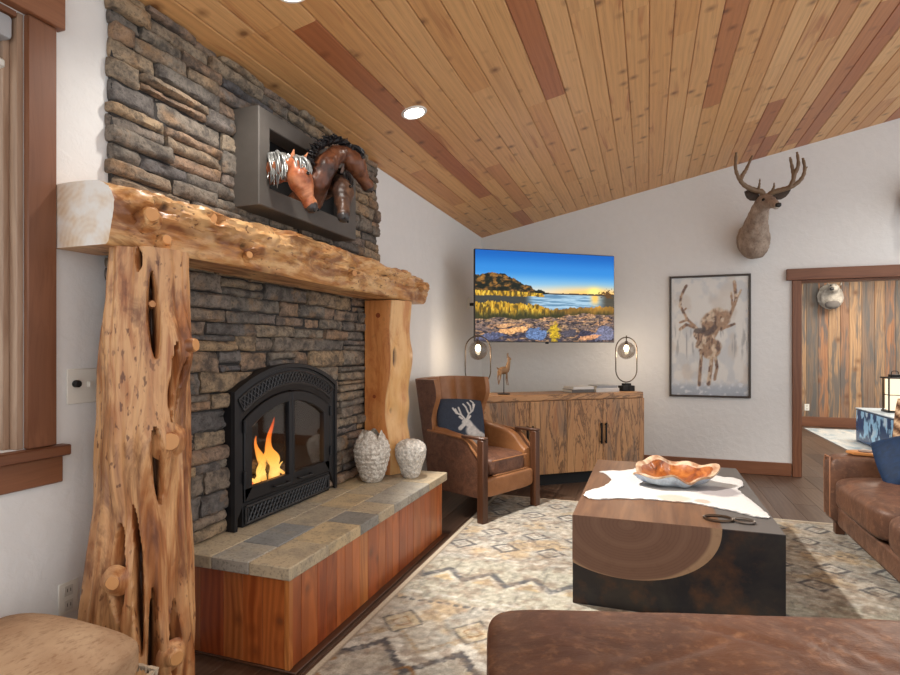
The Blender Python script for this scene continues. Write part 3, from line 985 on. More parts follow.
# ------------------------------------------------------------------ fireplace insert
XI = -1.885
fi = thing('fireplace_insert', (XI, 2.695, HZ), 'black cast iron arched fireplace insert with two glass doors', 'fireplace')
CY = 2.695
def arch(hw, zb, zs, zp, n=28):
    """outline (y,z): up the left side, over the segmental arch, down the right side"""
    h = zp-zs; rad = (hw*hw+h*h)/(2*h); zc = zp-rad; a0 = math.asin(hw/rad)
    pts = [(CY-hw, zb+(zs-zb)*i/8) for i in range(8)]
    pts += [(CY+rad*math.sin(-a0+2*a0*i/n), zc+rad*math.cos(-a0+2*a0*i/n)) for i in range(n+1)]
    pts += [(CY+hw, zs+(zb-zs)*i/8) for i in range(1, 9)]
    return pts
def ring(bm, o, i, x0, x1, bev=.0, close=True):
    m = len(o)
    secs = []
    for (a, b), (c, d) in zip(o, i):
        secs.append([V((x0, a, b)), V((x1-bev, a, b)), V((x1, a+(c-a)*.08, b+(d-b)*.08)), V((x1, c-(c-a)*.08, d-(d-b)*.08)), V((x1-bev, c, d)), V((x0, c, d))])
    loft(bm, secs, True, True)
bm = newbm()
OUT = arch(.475, HZ+.001, 1.128, 1.256); INN = arch(.40, HZ+.12, .985, 1.105)
ring(bm, OUT, INN, XW-.02, XI, .006)
box(bm, (XW-.02, CY-.40, HZ+.001), (XI-.004, CY+.40, HZ+.122), .003)
# raised bead round the arch
ring(bm, arch(.475, HZ+.001, 1.128, 1.256), arch(.452, HZ+.001, 1.108, 1.233), XI-.004, XI+.010, .004)
obj('surround', bm, IRON, fi, ang=30)
# pierced lattice in the arch and along the bottom
def lattice(bm, f, n, w=.0045):
    for k in range(n):
        for d in (-1, 1):
            p0, p1 = f(k/n, 0), f((k+d*1.6)/n, 1)
            tube(bm, [V(p0), (V(p0)+V(p1))*.5, V(p1)], w, 5)
bm = newbm()
h1 = arch(.40, HZ+.12, 1.03, 1.145, 60)[8:69]; h2 = arch(.44, HZ+.12, 1.085, 1.212, 60)[8:69]
def fa(t, s):
    t = min(1, max(0, t)); a = h1 if s == 0 else h2
    i = min(int(t*60), 59); f = t*60-i
    return (XI+.004, a[i][0]*(1-f)+a[i+1][0]*f, a[i][1]*(1-f)+a[i+1][1]*f)
lattice(bm, fa, 30)
tube(bm, [(XI+.004, a, b) for a, b in h1], .006, 6); tube(bm, [(XI+.004, a, b) for a, b in h2], .006, 6)
obj('arch_grille', bm, plain('pewter_black_grille', lin(62, 62, 64), .4, .5), fi)
bm = newbm()
lattice(bm, lambda t, s: (XI+.003, CY-.37+.74*min(1, max(0, t)), HZ+.022+.075*s), 24)
for z in (HZ+.02, HZ+.10): tube(bm, [(XI+.003, CY-.385, z), (XI+.003, CY+.385, z)], .006, 6)
for y in (CY-.385, CY+.385): tube(bm, [(XI+.003, y, HZ+.02), (XI+.003, y, HZ+.10)], .006, 6)
obj('lower_grille', bm, plain('pewter_black_grille', lin(62, 62, 64), .4, .5), fi)
# doors: left and right leaf of the arch
DO = arch(.396, HZ+.125, .982, 1.101, 40); DI = arch(.335, HZ+.19, .94, 1.045, 40)
def half(o, sgn):
    q = [p for p in o if (p[0]-CY)*sgn > .004]
    return q if sgn < 0 else q
for sgn in (-1, 1):
    bm = newbm()
    o = half(DO, sgn); i = half(DI, sgn)
    m = min(len(o), len(i)); o, i = (o[:m], i[:m]) if sgn < 0 else (o[-m:], i[-m:])
    ring(bm, o, i, XI-.028, XI+.004, .004)
    y_a, y_b = (CY-.026, CY-.001) if sgn < 0 else (CY+.001, CY+.026)
    box(bm, (XI-.028, y_a, HZ+.125), (XI+.005, y_b, 1.098), .003)
    ye = CY+sgn*.366
    box(bm, (XI-.028, min(CY+sgn*.02, CY+sgn*.396), HZ+.125), (XI+.004, max(CY+sgn*.02, CY+sgn*.396), HZ+.192), .003)
    dr = obj('door', bm, IRON, fi, ang=30)
    bm = newbm()
    g = half(DI, sgn)
    ysplit = CY+sgn*.02
    poly = [V((XI-.014, a, b)) for a, b in g]
    poly = poly+[V((XI-.014, ysplit, 1.045)), V((XI-.014, ysplit, HZ+.19))] if sgn < 0 else [V((XI-.014, ysplit, HZ+.19)), V((XI-.014, ysplit, 1.045))]+poly
    loft(bm, [poly, [p-V((.004, 0, 0)) for p in poly]])
    obj('door_glass', bm, FIREGLASS, dr)
    for z in (.70, .95):
        bm = newbm(); cyl(bm, (XI+.008, CY+sgn*.40, z-.03), (XI+.008, CY+sgn*.40, z+.03), .010, n=12, bev=.002)
        obj('hinge', bm, IRON, dr)
    bm = newbm()
    tube(bm, smooth_path([(XI+.004, CY+sgn*.05, HZ+.155), (XI+.028, CY+sgn*.06, HZ+.155), (XI+.03, CY+sgn*.16, HZ+.155), (XI+.004, CY+sgn*.17, HZ+.155)], 4), .006, 8)
    obj('door_handle', bm, IRON, dr)
# firebox liner
bm = newbm()
for lo_, hi_ in (((-2.42, 2.33, .46), (-2.39, 3.06, 1.13)), ((-2.42, 2.325, .46), (XI-.03, 2.339, 1.13)), ((-2.42, 3.051, .46), (XI-.03, 3.065, 1.13)), ((-2.42, 2.33, 1.121), (XI-.03, 3.06, 1.135)), ((-2.42, 2.33, .452), (XI-.03, 3.06, .469))):
    box(bm, lo_, hi_)
obj('firebox_liner', bm, FIREBRICK, fi)

# logs, embers and flames inside
def fire_log(p0, p1, r, lab, mcol):
    c = (V(p0)+V(p1))/2
    t = thing('firewood_log', c-V((0, 0, r)), lab, 'firewood', 0, 'logs burning in the firebox')
    bm = newbm(); n = 14; pts = [V(p0).lerp(V(p1), i/10) for i in range(11)]; sd = random.uniform(0, 30)
    vs_ = tube(bm, pts, r, n)
    for v in vs_: v.co += V((0, 1, 1))*.012*fbm(v.co*14+V((sd, 0, 0)))
    obj('bark', bm, mcol, t, ang=50)
    d = (V(p1)-V(p0)).normalized()
    for e, s in ((p0, -1), (p1, 1)):
        bm = newbm(); cyl(bm, V(e)+d*s*.001, V(e)+d*s*.006, r*.86, n=14); obj('log_end', bm, plain('charred_log_end', lin(120, 104, 88), .9, var=.3), t)
def char_mat():
    q = M('charred_bark', .9)
    f = q.noise(q.ob(), 18, 5, .65)
    q.set('Base Color', q.mix(lin(64, 54, 48), lin(150, 138, 126), q.ramp(f, [(.42, 0.), (.62, 1.)])))
    q.set('Emission Color', (1, .16, .04, 1)); q.set('Emission Strength', q.ramp(q.noise(q.ob(), 11, 3), [(.60, 0.), (.70, 1.6)]))
    q.bump(f, .8, .01); return q.m
CHAR = char_mat()
fire_log((-2.12, 2.44, .555), (-2.14, 2.98, .565), .052, 'front ash grey log lying in the firebox behind the glass doors', CHAR)
fire_log((-2.27, 2.42, .55), (-2.26, 2.96, .56), .055, 'rear charred log lying against the back of the firebox', CHAR)
fire_log((-2.10, 2.83, .63), (-2.30, 2.60, .665), .045, 'upper log laid crosswise over the two others in the firebox', CHAR)
bm = newbm()
for k in range(46):
    c = V((random.uniform(-2.32, -2.02), random.uniform(2.42, 2.98), .478+random.uniform(0, .012)))
    superbox(bm, c, [random.uniform(.012, .026) for _ in range(3)], 3, 1)
EMB = M('glowing_embers', .9); f_ = EMB.noise(EMB.ob(), 22, 3)
EMB.set('Base Color', lin(60, 50, 44)); EMB.set('Emission Color', EMB.ramp(f_, [(.4, (1, .12, .02, 1)), (.65, (1, .42, .1, 1))])); EMB.set('Emission Strength', EMB.ramp(f_, [(.42, 0.), (.6, 3.0)]))
o = obj('ember_bed', bm, EMB.m, origin=(-2.17, 2.7, .47)); tag(o, 'bed of glowing embers under the logs in the firebox', 'embers', kind='stuff')
def flame_mat():
    q = M('fire_flame')
    z = q.n('SeparateXYZ', {0: q.ob()}).outputs[2]
    h = q.math('DIVIDE', z, .42)
    c = q.ramp(h, [(0, (1, .22, .02, 1)), (.22, (1, .62, .16, 1)), (.42, (1, .40, .06, 1)), (.8, (1, .13, .01, 1))])
    lw = q.n('LayerWeight', {'Blend': .35}).outputs['Facing']
    e = q.n('Emission', {'Color': c, 'Strength': 1.5}); tr = q.n('BsdfTransparent')
    mx = q.n('MixShader'); q.put(mx.inputs[0], q.math('MULTIPLY', q.math('SUBTRACT', 1.0, lw), q.ramp(h, [(.30, .95), (.9, .2)])))
    q.t.links.new(tr.outputs[0], mx.inputs[1]); q.t.links.new(e.outputs[0], mx.inputs[2])
    q.t.links.new(mx.outputs[0], q.o.inputs[0]); return q.m
bm = newbm()
for (y, x, h, r, ph) in ((2.60, -2.07, .34, .045, 0), (2.64, -2.10, .40, .040, 1.3), (2.55, -2.09, .24, .035, 2.2), (2.48, -2.06, .17, .026, 3.1), (2.69, -2.12, .22, .034, 4.0), (2.44, -2.08, .11, .020, 5), (2.58, -2.14, .30, .04, 5.7), (2.74, -2.1, .12, .022, .6)):
    pts, rr = [], []
    for i in range(15):
        t = i/14
        pts.append((x+.012*math.sin(5*t+ph), y+.17+.030*t*math.sin(6.5*t+ph)-.01*t, .53+h*t))
        rr.append(max(.0015, r*(math.sin(min(1, t*2.4+.15)*math.pi/2))*(1-t)**.75*(1+.16*math.sin(14*t+ph))))
    tube(bm, pts, rr, 10)
o = obj('flame', bm, flame_mat(), origin=(-2.08, 2.77, .53)); tag(o, 'orange and yellow flames rising behind the left glass door', 'fire', kind='stuff')
ld = bpy.data.lights.new('fire_light', 'POINT'); ld.energy = .5; ld.color = (1, .45, .14); ld.shadow_soft_size = .08
lo = bpy.data.objects.new('fire_light', ld); COL.objects.link(lo); lo.location = (-2.0, 2.75, .75)

# ------------------------------------------------------------------ vases on the hearth
def vase_mat(name, dark):
    q = M(name, .75)
    vo = q.n('TexVoronoi', {'Vector': q.ob(), 'Scale': 42.0}).outputs['Distance']
    n = q.noise(q.ob(), 55, 4, .7)
    c = q.mix(lin(238, 232, 222), lin(*dark), q.ramp(n, [(.44, .85), (.60, 0.)]))
    q.set('Base Color', c); q.bump(q.math('ADD', vo, n), .9, .012); return q.m
def vase(name, c, prof, pitch, mat, lab, lobes):
    t = thing(name, c, lab, 'vase', 0)
    bm = newbm()
    H_ = prof[-1][1]
    def rr(a, z, r):
        return r*(1+.025*math.sin(z*pitch)+.03*fbm((math.cos(a)*4, math.sin(a)*4, z*18)))
    pr = []
    for i in range(46):
        f = i/45; z = H_*f
        pr.append((float(np.interp(z, [p[1] for p in prof], [p[0] for p in prof])), z))
    vs = lathe(bm, pr, 40, c, rr)
    for v in vs:   # scalloped, peaked rim
        q = v.co-V(c); a = math.atan2(q.y, q.x)
        if q.z > H_*.72:
            k = (q.z-H_*.72)/(H_*.28)
            v.co.z -= k*(lobes[1]*(1-abs(math.sin(a*lobes[0]/2+lobes[2]))**.8))
    obj('vessel', bm, mat, t, ang=60)
vase('scalloped_vase', (-1.745, 3.40, HZ+.002), [(.055, 0), (.075, .02), (.098, .08), (.119, .16), (.122, .21), (.112, .26), (.085, .31), (.062, .345)], 190, vase_mat('chalky_ribbed_ceramic', (176, 164, 150)),
     'tall white ribbed ceramic vase with a peaked rim on the hearth', (4, .075, R(60)))
vase('scalloped_vase', (-1.55, 3.60, HZ+.002), [(.05, 0), (.062, .02), (.085, .08), (.108, .16), (.113, .19), (.098, .225), (.07, .25), (.045, .262)], 60, vase_mat('chalky_veined_ceramic', (186, 180, 172)),
     'shorter white crackled ceramic vase at the far corner of the hearth', (6, .022, 0))
# ------------------------------------------------------------------ horse wall sculpture
hs = thing('horse_relief', (XS, 2.75, 2.03), 'grey framed relief of three horse heads leaning out over the mantel', 'wall sculpture')
FX = -1.775; FA, FB, FZA, FZB = 2.272, 3.235, 2.035, 2.515
PEWTER = plain('weathered_grey_frame', lin(92, 87, 82), .6, .15, bump=(14, .3), var=.3)
bm = newbm()
xb = XS-.012
def rect(y0, y1, z0, z1): return [(y0, z0), (y0, z1), (y1, z1), (y1, z0)]
O4, I4 = rect(FA, FB, FZA, FZB), rect(FA+.085, FB-.10, FZA+.10, FZB-.085)
secs = [[V((xb, a, c)), V((FX-.004, a, c)), V((FX, a+(b_-a)*.05, c+(d-c)*.05)), V((FX, b_-(b_-a)*.05, d-(d-c)*.05)), V((FX-.004, b_, d)), V((xb, b_, d))] for (a, c), (b_, d) in zip(O4, I4)]
loft(bm, secs+[secs[0]], False, False); bmesh.ops.remove_doubles(bm, verts=bm.verts, dist=1e-5)
obj('frame', bm, PEWTER, hs, ang=30)
bm = newbm(); box(bm, (xb+.002, FA+.08, FZA+.09), (XS+.035, FB-.09, FZB-.08)); obj('back_panel', bm, BLACK, hs)
def horse_mat(name, c1, c2, c3):
    q = M(name, .42, coat=.08)
    n = q.noise(q.ob(), 9, 4, .6, .6)
    q.set('Base Color', q.ramp(n, [(.3, c3), (.48, c1), (.68, c2)]))
    q.bump(q.noise(q.ob(), 30, 3), .25, .006); return q.m
CHESTNUT = horse_mat('chestnut_bronze', lin(164, 92, 56), lin(204, 140, 98), lin(92, 46, 28))
BAYB = horse_mat('dark_bay_bronze', lin(96, 54, 34), lin(136, 84, 54), lin(46, 26, 18))
BAYC = horse_mat('black_bay_bronze', lin(66, 44, 34), lin(112, 80, 60), lin(30, 20, 16))
MANEGREY = plain('silver_grey_mane', lin(150, 152, 150), .35, .5, var=.2)
MANEBLACK = plain('glossy_black_mane', lin(40, 38, 40), .28, .4)
MUZZLE = plain('dark_horse_muzzle', lin(58, 54, 54), .35, var=.2)
def horse(neck, nr, head, hr, mat, lab, ears, mane, mmat, mlen, eyes, forelock=None):
    prims = []
    for (a, b), (r, s) in zip(zip(neck[:-1], neck[1:]), zip(nr[:-1], nr[1:])): prims.append(('c', a, r, b, s))
    for (a, b), (r, s) in zip(zip(head[:-1], head[1:]), zip(hr[:-1], hr[1:])): prims.append(('c', a, r, b, s))
    o = organic('horse_head', prims, .0075, mat, hs, 5, lambda p: .004*fbm(p*24)+.006*abs(fbm(V((p.x*8, p.y*20, p.z*6)), 2)))
    o['label'] = lab
    for e in ears:
        bm = newbm(); tube(bm, [e[0], V(e[0]).lerp(V(e[1]), .5), e[1]], [.016, .014, .002], 10, flat=.6); obj('ear', bm, mat, o)
    d = (V(head[-1])-V(head[-2])).normalized()
    bm = newbm(); superbox(bm, V(head[-1])+d*.012, (hr[-1]*.93,)*3, 2.3, 5); mz = obj('muzzle', bm, MUZZLE, o)
    sd_ = d.cross(V((1, 0, 0))).normalized()
    for s_ in (-1, 1):
        bm = newbm(); superbox(bm, V(head[-1])+d*(.012+hr[-1]*.62)+sd_*s_*hr[-1]*.5+V((hr[-1]*.52, 0, 0)), (.006, .006, .008), 2, 3); obj('nostril', bm, BLACK, mz)
    for e in eyes:
        bm = newbm(); superbox(bm, e, (.009,)*3, 2, 4); obj('eye', bm, EYE, o)
    if forelock:
        bm = newbm()
        for k in range(12):
            a = V(forelock[0])+V((random.uniform(-.006, .01), random.uniform(-.016, .016), 0)); q = V(forelock[1])+V((random.uniform(-.004, .01), random.uniform(-.014, .014), random.uniform(-.015, .015)))
            tube(bm, smooth_path([a, a.lerp(q, .5)+V((.012, 0, .008)), q], 3), [.006, .006, .006, .005, .004, .003, .001], 6)
        obj('forelock', bm, mmat, o, ang=80)
    bm = newbm()
    pts = smooth_path(mane, 8)
    for i, p in enumerate(pts):
        for k in range(6):
            a = V(p)+V((random.uniform(-.012, .018), random.uniform(-.012, .012), random.uniform(-.006, .012)))
            q = V(mlen(i/(len(pts)-1)))
            q = V((q.x*random.uniform(.6, 1.2), q.y+random.uniform(-.03, .03), q.z*random.uniform(.7, 1.15)))
            mid = a+q*.45+V((random.uniform(.004, .022), random.uniform(-.018, .018), .012))
            tube(bm, smooth_path([a, mid, a+q], 4), [.0085, .0085, .008, .0075, .007, .006, .005, .0035, .001], 6)
    obj('mane', bm, mmat, o, ang=80)
# front left chestnut with a silver mane, head bent down
horse([(-1.88, 2.40, 2.225), (-1.78, 2.39, 2.225), (-1.70, 2.378, 2.228), (-1.645, 2.375, 2.220)], [.060, .060, .058, .055],
      [(-1.64, 2.375, 2.225), (-1.610, 2.370, 2.165), (-1.588, 2.385, 2.10), (-1.580, 2.393, 2.075), (-1.572, 2.402, 2.050)], [.050, .062, .039, .030, .034], CHESTNUT,
      'chestnut horse head with a silver mane, nose pointing down', [((-1.625, 2.405, 2.262), (-1.60, 2.425, 2.315)), ((-1.645, 2.355, 2.262), (-1.63, 2.35, 2.31))],
      [(-1.80, 2.37, 2.30), (-1.74, 2.35, 2.295), (-1.70, 2.36, 2.285), (-1.64, 2.385, 2.275)], MANEGREY, lambda t: (.058, -.02, -.15+.06*t), [(-1.553, 2.352, 2.185), (-1.578, 2.425, 2.182)], ((-1.60, 2.378, 2.275), (-1.560, 2.376, 2.200)))
# big dark bay with an arched neck, head turned to the far side
horse([(-1.85, 2.72, 2.15), (-1.76, 2.69, 2.17), (-1.69, 2.65, 2.24), (-1.65, 2.665, 2.325), (-1.635, 2.74, 2.408), (-1.628, 2.835, 2.448)], [.075, .074, .068, .062, .052, .042],
      [(-1.622, 2.845, 2.450), (-1.600, 2.895, 2.405), (-1.592, 2.965, 2.358), (-1.590, 3.000, 2.335), (-1.590, 3.032, 2.318)], [.042, .066, .040, .034, .038], BAYB,
      'large dark bay horse head with arched neck and curled black mane', [((-1.63, 2.83, 2.485), (-1.61, 2.835, 2.535)), ((-1.66, 2.86, 2.48), (-1.66, 2.88, 2.52))],
      [(-1.70, 2.555, 2.275), (-1.69, 2.60, 2.365), (-1.67, 2.68, 2.445), (-1.65, 2.77, 2.490), (-1.635, 2.85, 2.490), (-1.60, 2.90, 2.465)], MANEBLACK, lambda t: (.03, -.055+.075*t, .026-.10*t**3), [(-1.540, 2.882, 2.430)], ((-1.60, 2.85, 2.495), (-1.545, 2.91, 2.455)))
# small dark horse facing the room
horse([(-1.86, 2.93, 2.28), (-1.74, 2.87, 2.30), (-1.66, 2.82, 2.295)], [.07, .062, .05],
      [(-1.635, 2.805, 2.275), (-1.585, 2.742, 2.20), (-1.555, 2.695, 2.115), (-1.550, 2.683, 2.085), (-1.543, 2.672, 2.055)], [.046, .060, .037, .030, .034], BAYC,
      'small dark bay horse head hanging down at the right of the group', [((-1.64, 2.835, 2.315), (-1.62, 2.85, 2.365)), ((-1.61, 2.77, 2.315), (-1.59, 2.76, 2.365))],
      [(-1.70, 2.86, 2.36), (-1.67, 2.84, 2.35), (-1.62, 2.79, 2.325)], MANEBLACK, lambda t: (.045, -.02, -.085), [(-1.530, 2.725, 2.22), (-1.562, 2.80, 2.215)], ((-1.60, 2.80, 2.325), (-1.540, 2.755, 2.235)))

# ------------------------------------------------------------------ television on a corner arm
ta, tb = V((-1.62, 5.356, 0)), V((-.338, 6.281, 0))
tang = math.atan2(tb.y-ta.y, tb.x-ta.x); TW = (tb-ta).length; TZ0, TH = 1.408, .928
tv = thing('television', (*((ta+tb)/2).xy, TZ0), 'wide flat television across the corner showing a sunset marsh landscape', 'television', tang)
bm = newbm(); box(bm, (-TW/2, .0, 0), (TW/2, .035, TH), .005); box(bm, (-.35, .0349, .2), (.35, .07, .7), .01); obj('cabinet', bm, plain('black_tv_bezel', lin(20, 20, 22), .35), tv, world=False)
def tvcol(u, v):
    x, y = u, v
    c = np.zeros((len(u), 3)); c[:] = np.array([214, 214, 206])/255
    c = mixc(c, (128, 184, 222), sm(.55, .66, y)); c = mixc(c, (46, 132, 208), sm(.62, .80, y)); c = mixc(c, (8, 92, 178), sm(.80, 1.0, y))
    c = mixc(c, (255, 198, 108), np.clip(np.exp(-((x-.85)/.30)**2-((y-.55)/.075)**2)*1.1, 0, 1))
    c = mixc(c, (255, 232, 130), np.clip(np.exp(-((x-.85)/.045)**2-((y-.568)/.05)**2)*1.7, 0, 1))
    f1 = nfbm(x*70, y*60, 4); f2 = nfbm(x*150, y*26, 3)
    def put(mask, col): c[mask] = col[mask]
    tile = lambda r: np.tile(np.array(r)/255, (len(u), 1))
    put((y < .545+.008*nfbm(x*40, y*0+2)) & (y > .49), tile((70, 62, 56)))
    # autumn wooded hill
    top = .555+.205*sm(.50, .12, x)-.03*sm(.12, 0, x)+.05*(nfbm(x*34, x*0+5)-.5)
    n = nfbm(x*38, y*44); h = mixc(mixc(tile((52, 42, 24)), (134, 92, 40), sm(.48, .68, n)), (22, 26, 16), sm(.52, .36, n)); h = h*(1+.9*(f1[:, None]-.5))
    put((y < top) & (y > .53) & (x < .5), h)
    # inlet
    w = mixc(mixc(tile((164, 196, 216)), (96, 134, 164), sm(.42, .64, nfbm(x*9, y*110))), (255, 196, 96), np.clip(np.exp(-((x-.855)/.03)**2)*1.1, 0, 1)*sm(.38, .5, y))
    w = mixc(w, (54, 52, 46), sm(.41, .33, x)*.92); w = mixc(w, (70, 60, 44), sm(.86, .95, x)*.9)
    put(y < .53, w)
    g = mixc(mixc(tile((190, 142, 36)), (240, 198, 70), sm(.5, .68, f2)), (96, 76, 26), sm(.50, .34, nfbm(x*90+9, y*18)))
    put((y > .492+.02*nfbm(x*20, x)) & (y < .556-.016*sm(.25, .5, x)) & (x < .45+.05*nfbm(y*60, x)), g)
    edge = .415+.05*(nfbm(x*46, x*0+1)-.5)+.02*np.sin(x*5+1)-.035*np.exp(-((x-.55)/.09)**2)+.025*(nfbm(x*150, x*0+3)-.5)
    lowk = sm(.37, .27, y+.09*(nfbm(x*26, y*12)-.5))
    g2 = mixc(mixc(g, (120, 84, 36), sm(.45, .62, x)*.75), (44, 46, 24), lowk*.92); g2 = mixc(g2, (250, 176, 60), np.clip(np.exp(-((x-.86)/.07)**2-((y-.42)/.05)**2), 0, 1)*.7)
    put(y < edge, g2)
    # stony foreshore
    e3 = .25+.07*sm(.4, .8, x)+.05*(nfbm(x*14, x*0+7)-.5)
    n1 = nfbm(x*18, y*40, 5); n2 = nfbm(x*54+3, y*96, 4)
    r = mixc(mixc(tile((116, 96, 88)), (178, 132, 96), sm(.48, .64, n1)), (52, 46, 50), sm(.50, .38, n2))
    r = mixc(r, (206, 160, 110), sm(.56, .66, nfbm(x*24+2, y*60))*.6); r = mixc(r, (58, 54, 72), sm(.20, .10, y)*sm(.52, .40, nfbm(x*9+4, y*14)))
    for (a, b, rx, ry, col) in ((.42, .085, .08, .07, (96, 118, 158)), (.12, .06, .10, .04, (84, 88, 116)), (.92, .09, .085, .08, (116, 116, 140)), (.26, .125, .085, .038, (232, 170, 112)), (.80, .045, .08, .03, (206, 146, 104)), (.66, .10, .07, .04, (80, 74, 84)), (.20, .17, .08, .02, (214, 160, 112))):
        d = elld(x, y, a, b, rx, ry, .25)+1.0*(nfbm(x*16+a*9, y*26)-.5)+.5*(f1-.5)
        r = mixc(r, col, sm(.05, -.12, d)); r = mixc(r, (36, 32, 40), sm(.14, .0, np.abs(d-.06))*.7*(y < b+.01))
    r = mixc(r, (190, 156, 36), sm(.15, -.4, elld(x, y, .55, .10, .045, .12)+1.3*(f1-.5)))
    r = r*(1+.9*(nfbm(x*110, y*90, 3)[:, None]-.5))
    put(y < e3, r)
    tr = np.hypot((x-.945)/.06, (y-.555)/.06)+1.6*(nfbm(x*60, y*60)-.5) < .75
    c[tr] = np.array([96, 66, 32])/255
    return c
TDIR = V((math.cos(tang), math.sin(tang), 0))
paint_grid('screen', 340, 194, lambda u, v: np.stack([-TW/2+.008+u*(TW-.016), 0*u-.0012, .010+v*(TH-.018)], -1), tvcol, SCREEN, tv, world=False)
bm = newbm(); box(bm, (-.018, -.002, -.016), (.018, .012, .002), .003); obj('sensor', bm, IRON, tv, world=False)
bm = newbm()
mtv = world_matrix(tv)
p = mtv @ V((-.25, .07, .45)); p2 = mtv @ V((.25, .07, .45)); w0 = V((XW+.012, YB-.55, TZ0+.45))
for q in (p, p2): tube(bm, [q, w0+V((.16, .05, 0)), w0], .018, 8)
obj('wall_arm', bm, BLACKMETAL, tv)
bm = newbm(); box(bm, (XW+.001, YB-.60, TZ0+.40), (XW+.014, YB-.50, TZ0+.52), .003); obj('wall_plate', bm, WHITEPLASTIC, tv)

# ------------------------------------------------------------------ spalted sideboard set across the corner
CR = V((-.045, 6.205, 0)); CA = math.atan2(.616, .788); CL = 1.85
sb = thing('sideboard', CR, 'spalted maple sideboard with four doors set across the corner under the television', 'sideboard', CA)
bm = newbm()
box(bm, (-CL, 0, .835), (0, .42, .895), .004, grain=0)
box(bm, (-CL, 0, .12), (-CL+.03, .42, .8345), .003, grain=2); box(bm, (-.03, 0, .12), (0, .42, .8345), .003, grain=2)
box(bm, (-CL+.031, 0.01, .12), (-.031, .42, .15), .003, grain=0); box(bm, (-CL+.031, .40, .151), (-.031, .42, .834), grain=0)
obj('carcass', bm, SPALT, sb, world=False, ang=30)
bm = newbm(); box(bm, (-CL+.06, .05, .0), (-.06, .38, .1195)); obj('plinth', bm, BLACK, sb, world=False)
js = [0, .5, .91, 1.32, CL]
for i in range(4):
    x1, x0 = -js[i]-.002, -js[i+1]+.002
    if i == 0: x1 -= .001
    bm = newbm(); box(bm, (x0, -.018, .122), (x1, -.001, .833), .002, grain=2)
    d = obj('door', bm, SPALT, sb, world=False, ang=30)
    hx = (x0+.025) if i in (0, 2) else (x1-.025)
    bm = newbm(); box(bm, (hx-.009, -.042, .39), (hx+.009, -.030, .60), .003)
    for z in (.41, .58): box(bm, (hx-.006, -.031, z-.006), (hx+.006, -.017, z+.006))
    obj('handle', bm, BLACKMETAL, d, world=False)
def on_side(k, b, z=.8955): return V((CR.x-k*.788-b*.616, CR.y-k*.616+b*.788, z))

def table_lamp(loc, lab):
    t = thing('table_lamp', loc, lab, 'table lamp', CA, 'loop framed globe lamps on the sideboard')
    bm = newbm(); box(bm, (-.075, -.045, 0), (-.003, .045, .058), .004); box(bm, (.003, -.045, 0), (.075, .045, .058), .004); box(bm, (-.04, -.03, .0581), (.04, .03, .082), .003)
    obj('base', bm, BLACK, t, world=False)
    bm = newbm(); pts = []
    r = .132; z0, z1 = .082+.012+r, .57-r
    for k in range(17): a = math.pi*k/16; pts.append((r*math.cos(a), 0, z1+r*math.sin(a)))
    for k in range(17): a = math.pi+math.pi*k/16; pts.append((r*math.cos(a), 0, z0+r*math.sin(a)))
    tube(bm, pts, .0062, 8, closed=True); obj('loop_frame', bm, BRONZE, t, world=False)
    bm = newbm(); cyl(bm, (0, 0, .588), (0, 0, .505), .006, n=10); cyl(bm, (0, 0, .528), (0, 0, .492), .018, n=14, bev=.003); obj('socket', bm, BRONZE, t, world=False)
    bm = newbm(); zc, rg = .43, .094
    pr = [(rg*math.sin(a), zc-rg*math.cos(a)) for a in np.linspace(.04, math.pi-.2, 22)]
    rings = [[V((q*math.cos(b), q*math.sin(b), z)) for b in np.linspace(0, 2*math.pi, 33)[:-1]] for q, z in pr]
    loft(bm, rings, True, False); obj('globe', bm, SMOKEGLASS, t, world=False)
    bm = newbm(); superbox(bm, (0, 0, .452), (.026, .026, .036), 2, 6); o = obj('bulb', bm, BULB, t, world=False)
    ld = bpy.data.lights.new('lamp_light', 'POINT'); ld.energy = LAMP_W; ld.color = (1, .87, .70); ld.shadow_soft_size = .03
    lo = bpy.data.objects.new('lamp_light', ld); COL.objects.link(lo); lo.location = V(loc)+V((0, 0, .385))
table_lamp(on_side(.085, .17), 'lit globe lamp in a bronze loop at the open right end of the sideboard')
table_lamp(on_side(1.77, .19), 'lit globe lamp rising behind the leather wing chair')

def book(k, b, z, L, W, Hh, rz, c, lab):
    t = thing('book', on_side(k, b, z), lab, 'book', CA+rz, 'books lying on the sideboard')
    bm = newbm(); box(bm, (-L/2, -W/2, 0), (L/2, W/2, .003), .001); box(bm, (-L/2, -W/2, Hh-.003), (L/2, W/2, Hh), .001); box(bm, (-L/2, -W/2-.001, .0005), (L/2, -W/2+.003, Hh-.0005), .001)
    obj('cover', bm, plain('book_cover', lin(*c), .5, var=.05), t, world=False)
    bm = newbm(); box(bm, (-L/2+.004, -W/2+.0035, .0031), (L/2-.004, W/2-.004, Hh-.0031)); obj('pages', bm, plain('book_pages', lin(226, 220, 208), .8, var=.06), t, world=False)
book(.655, .2, .8955, .26, .2, .032, 0, (92, 88, 84), 'grey book at the bottom of the left stack on the sideboard')
book(.65, .2, .928, .25, .19, .028, .04, (218, 214, 208), 'white book on top of the left stack on the sideboard')
book(.37, .2, .8955, .28, .22, .040, 0, (206, 202, 196), 'wide pale book at the bottom of the right stack beside the lamp')
book(.36, .2, .936, .24, .19, .026, -.05, (150, 150, 152), 'mid grey book on top of the right stack beside the lamp')

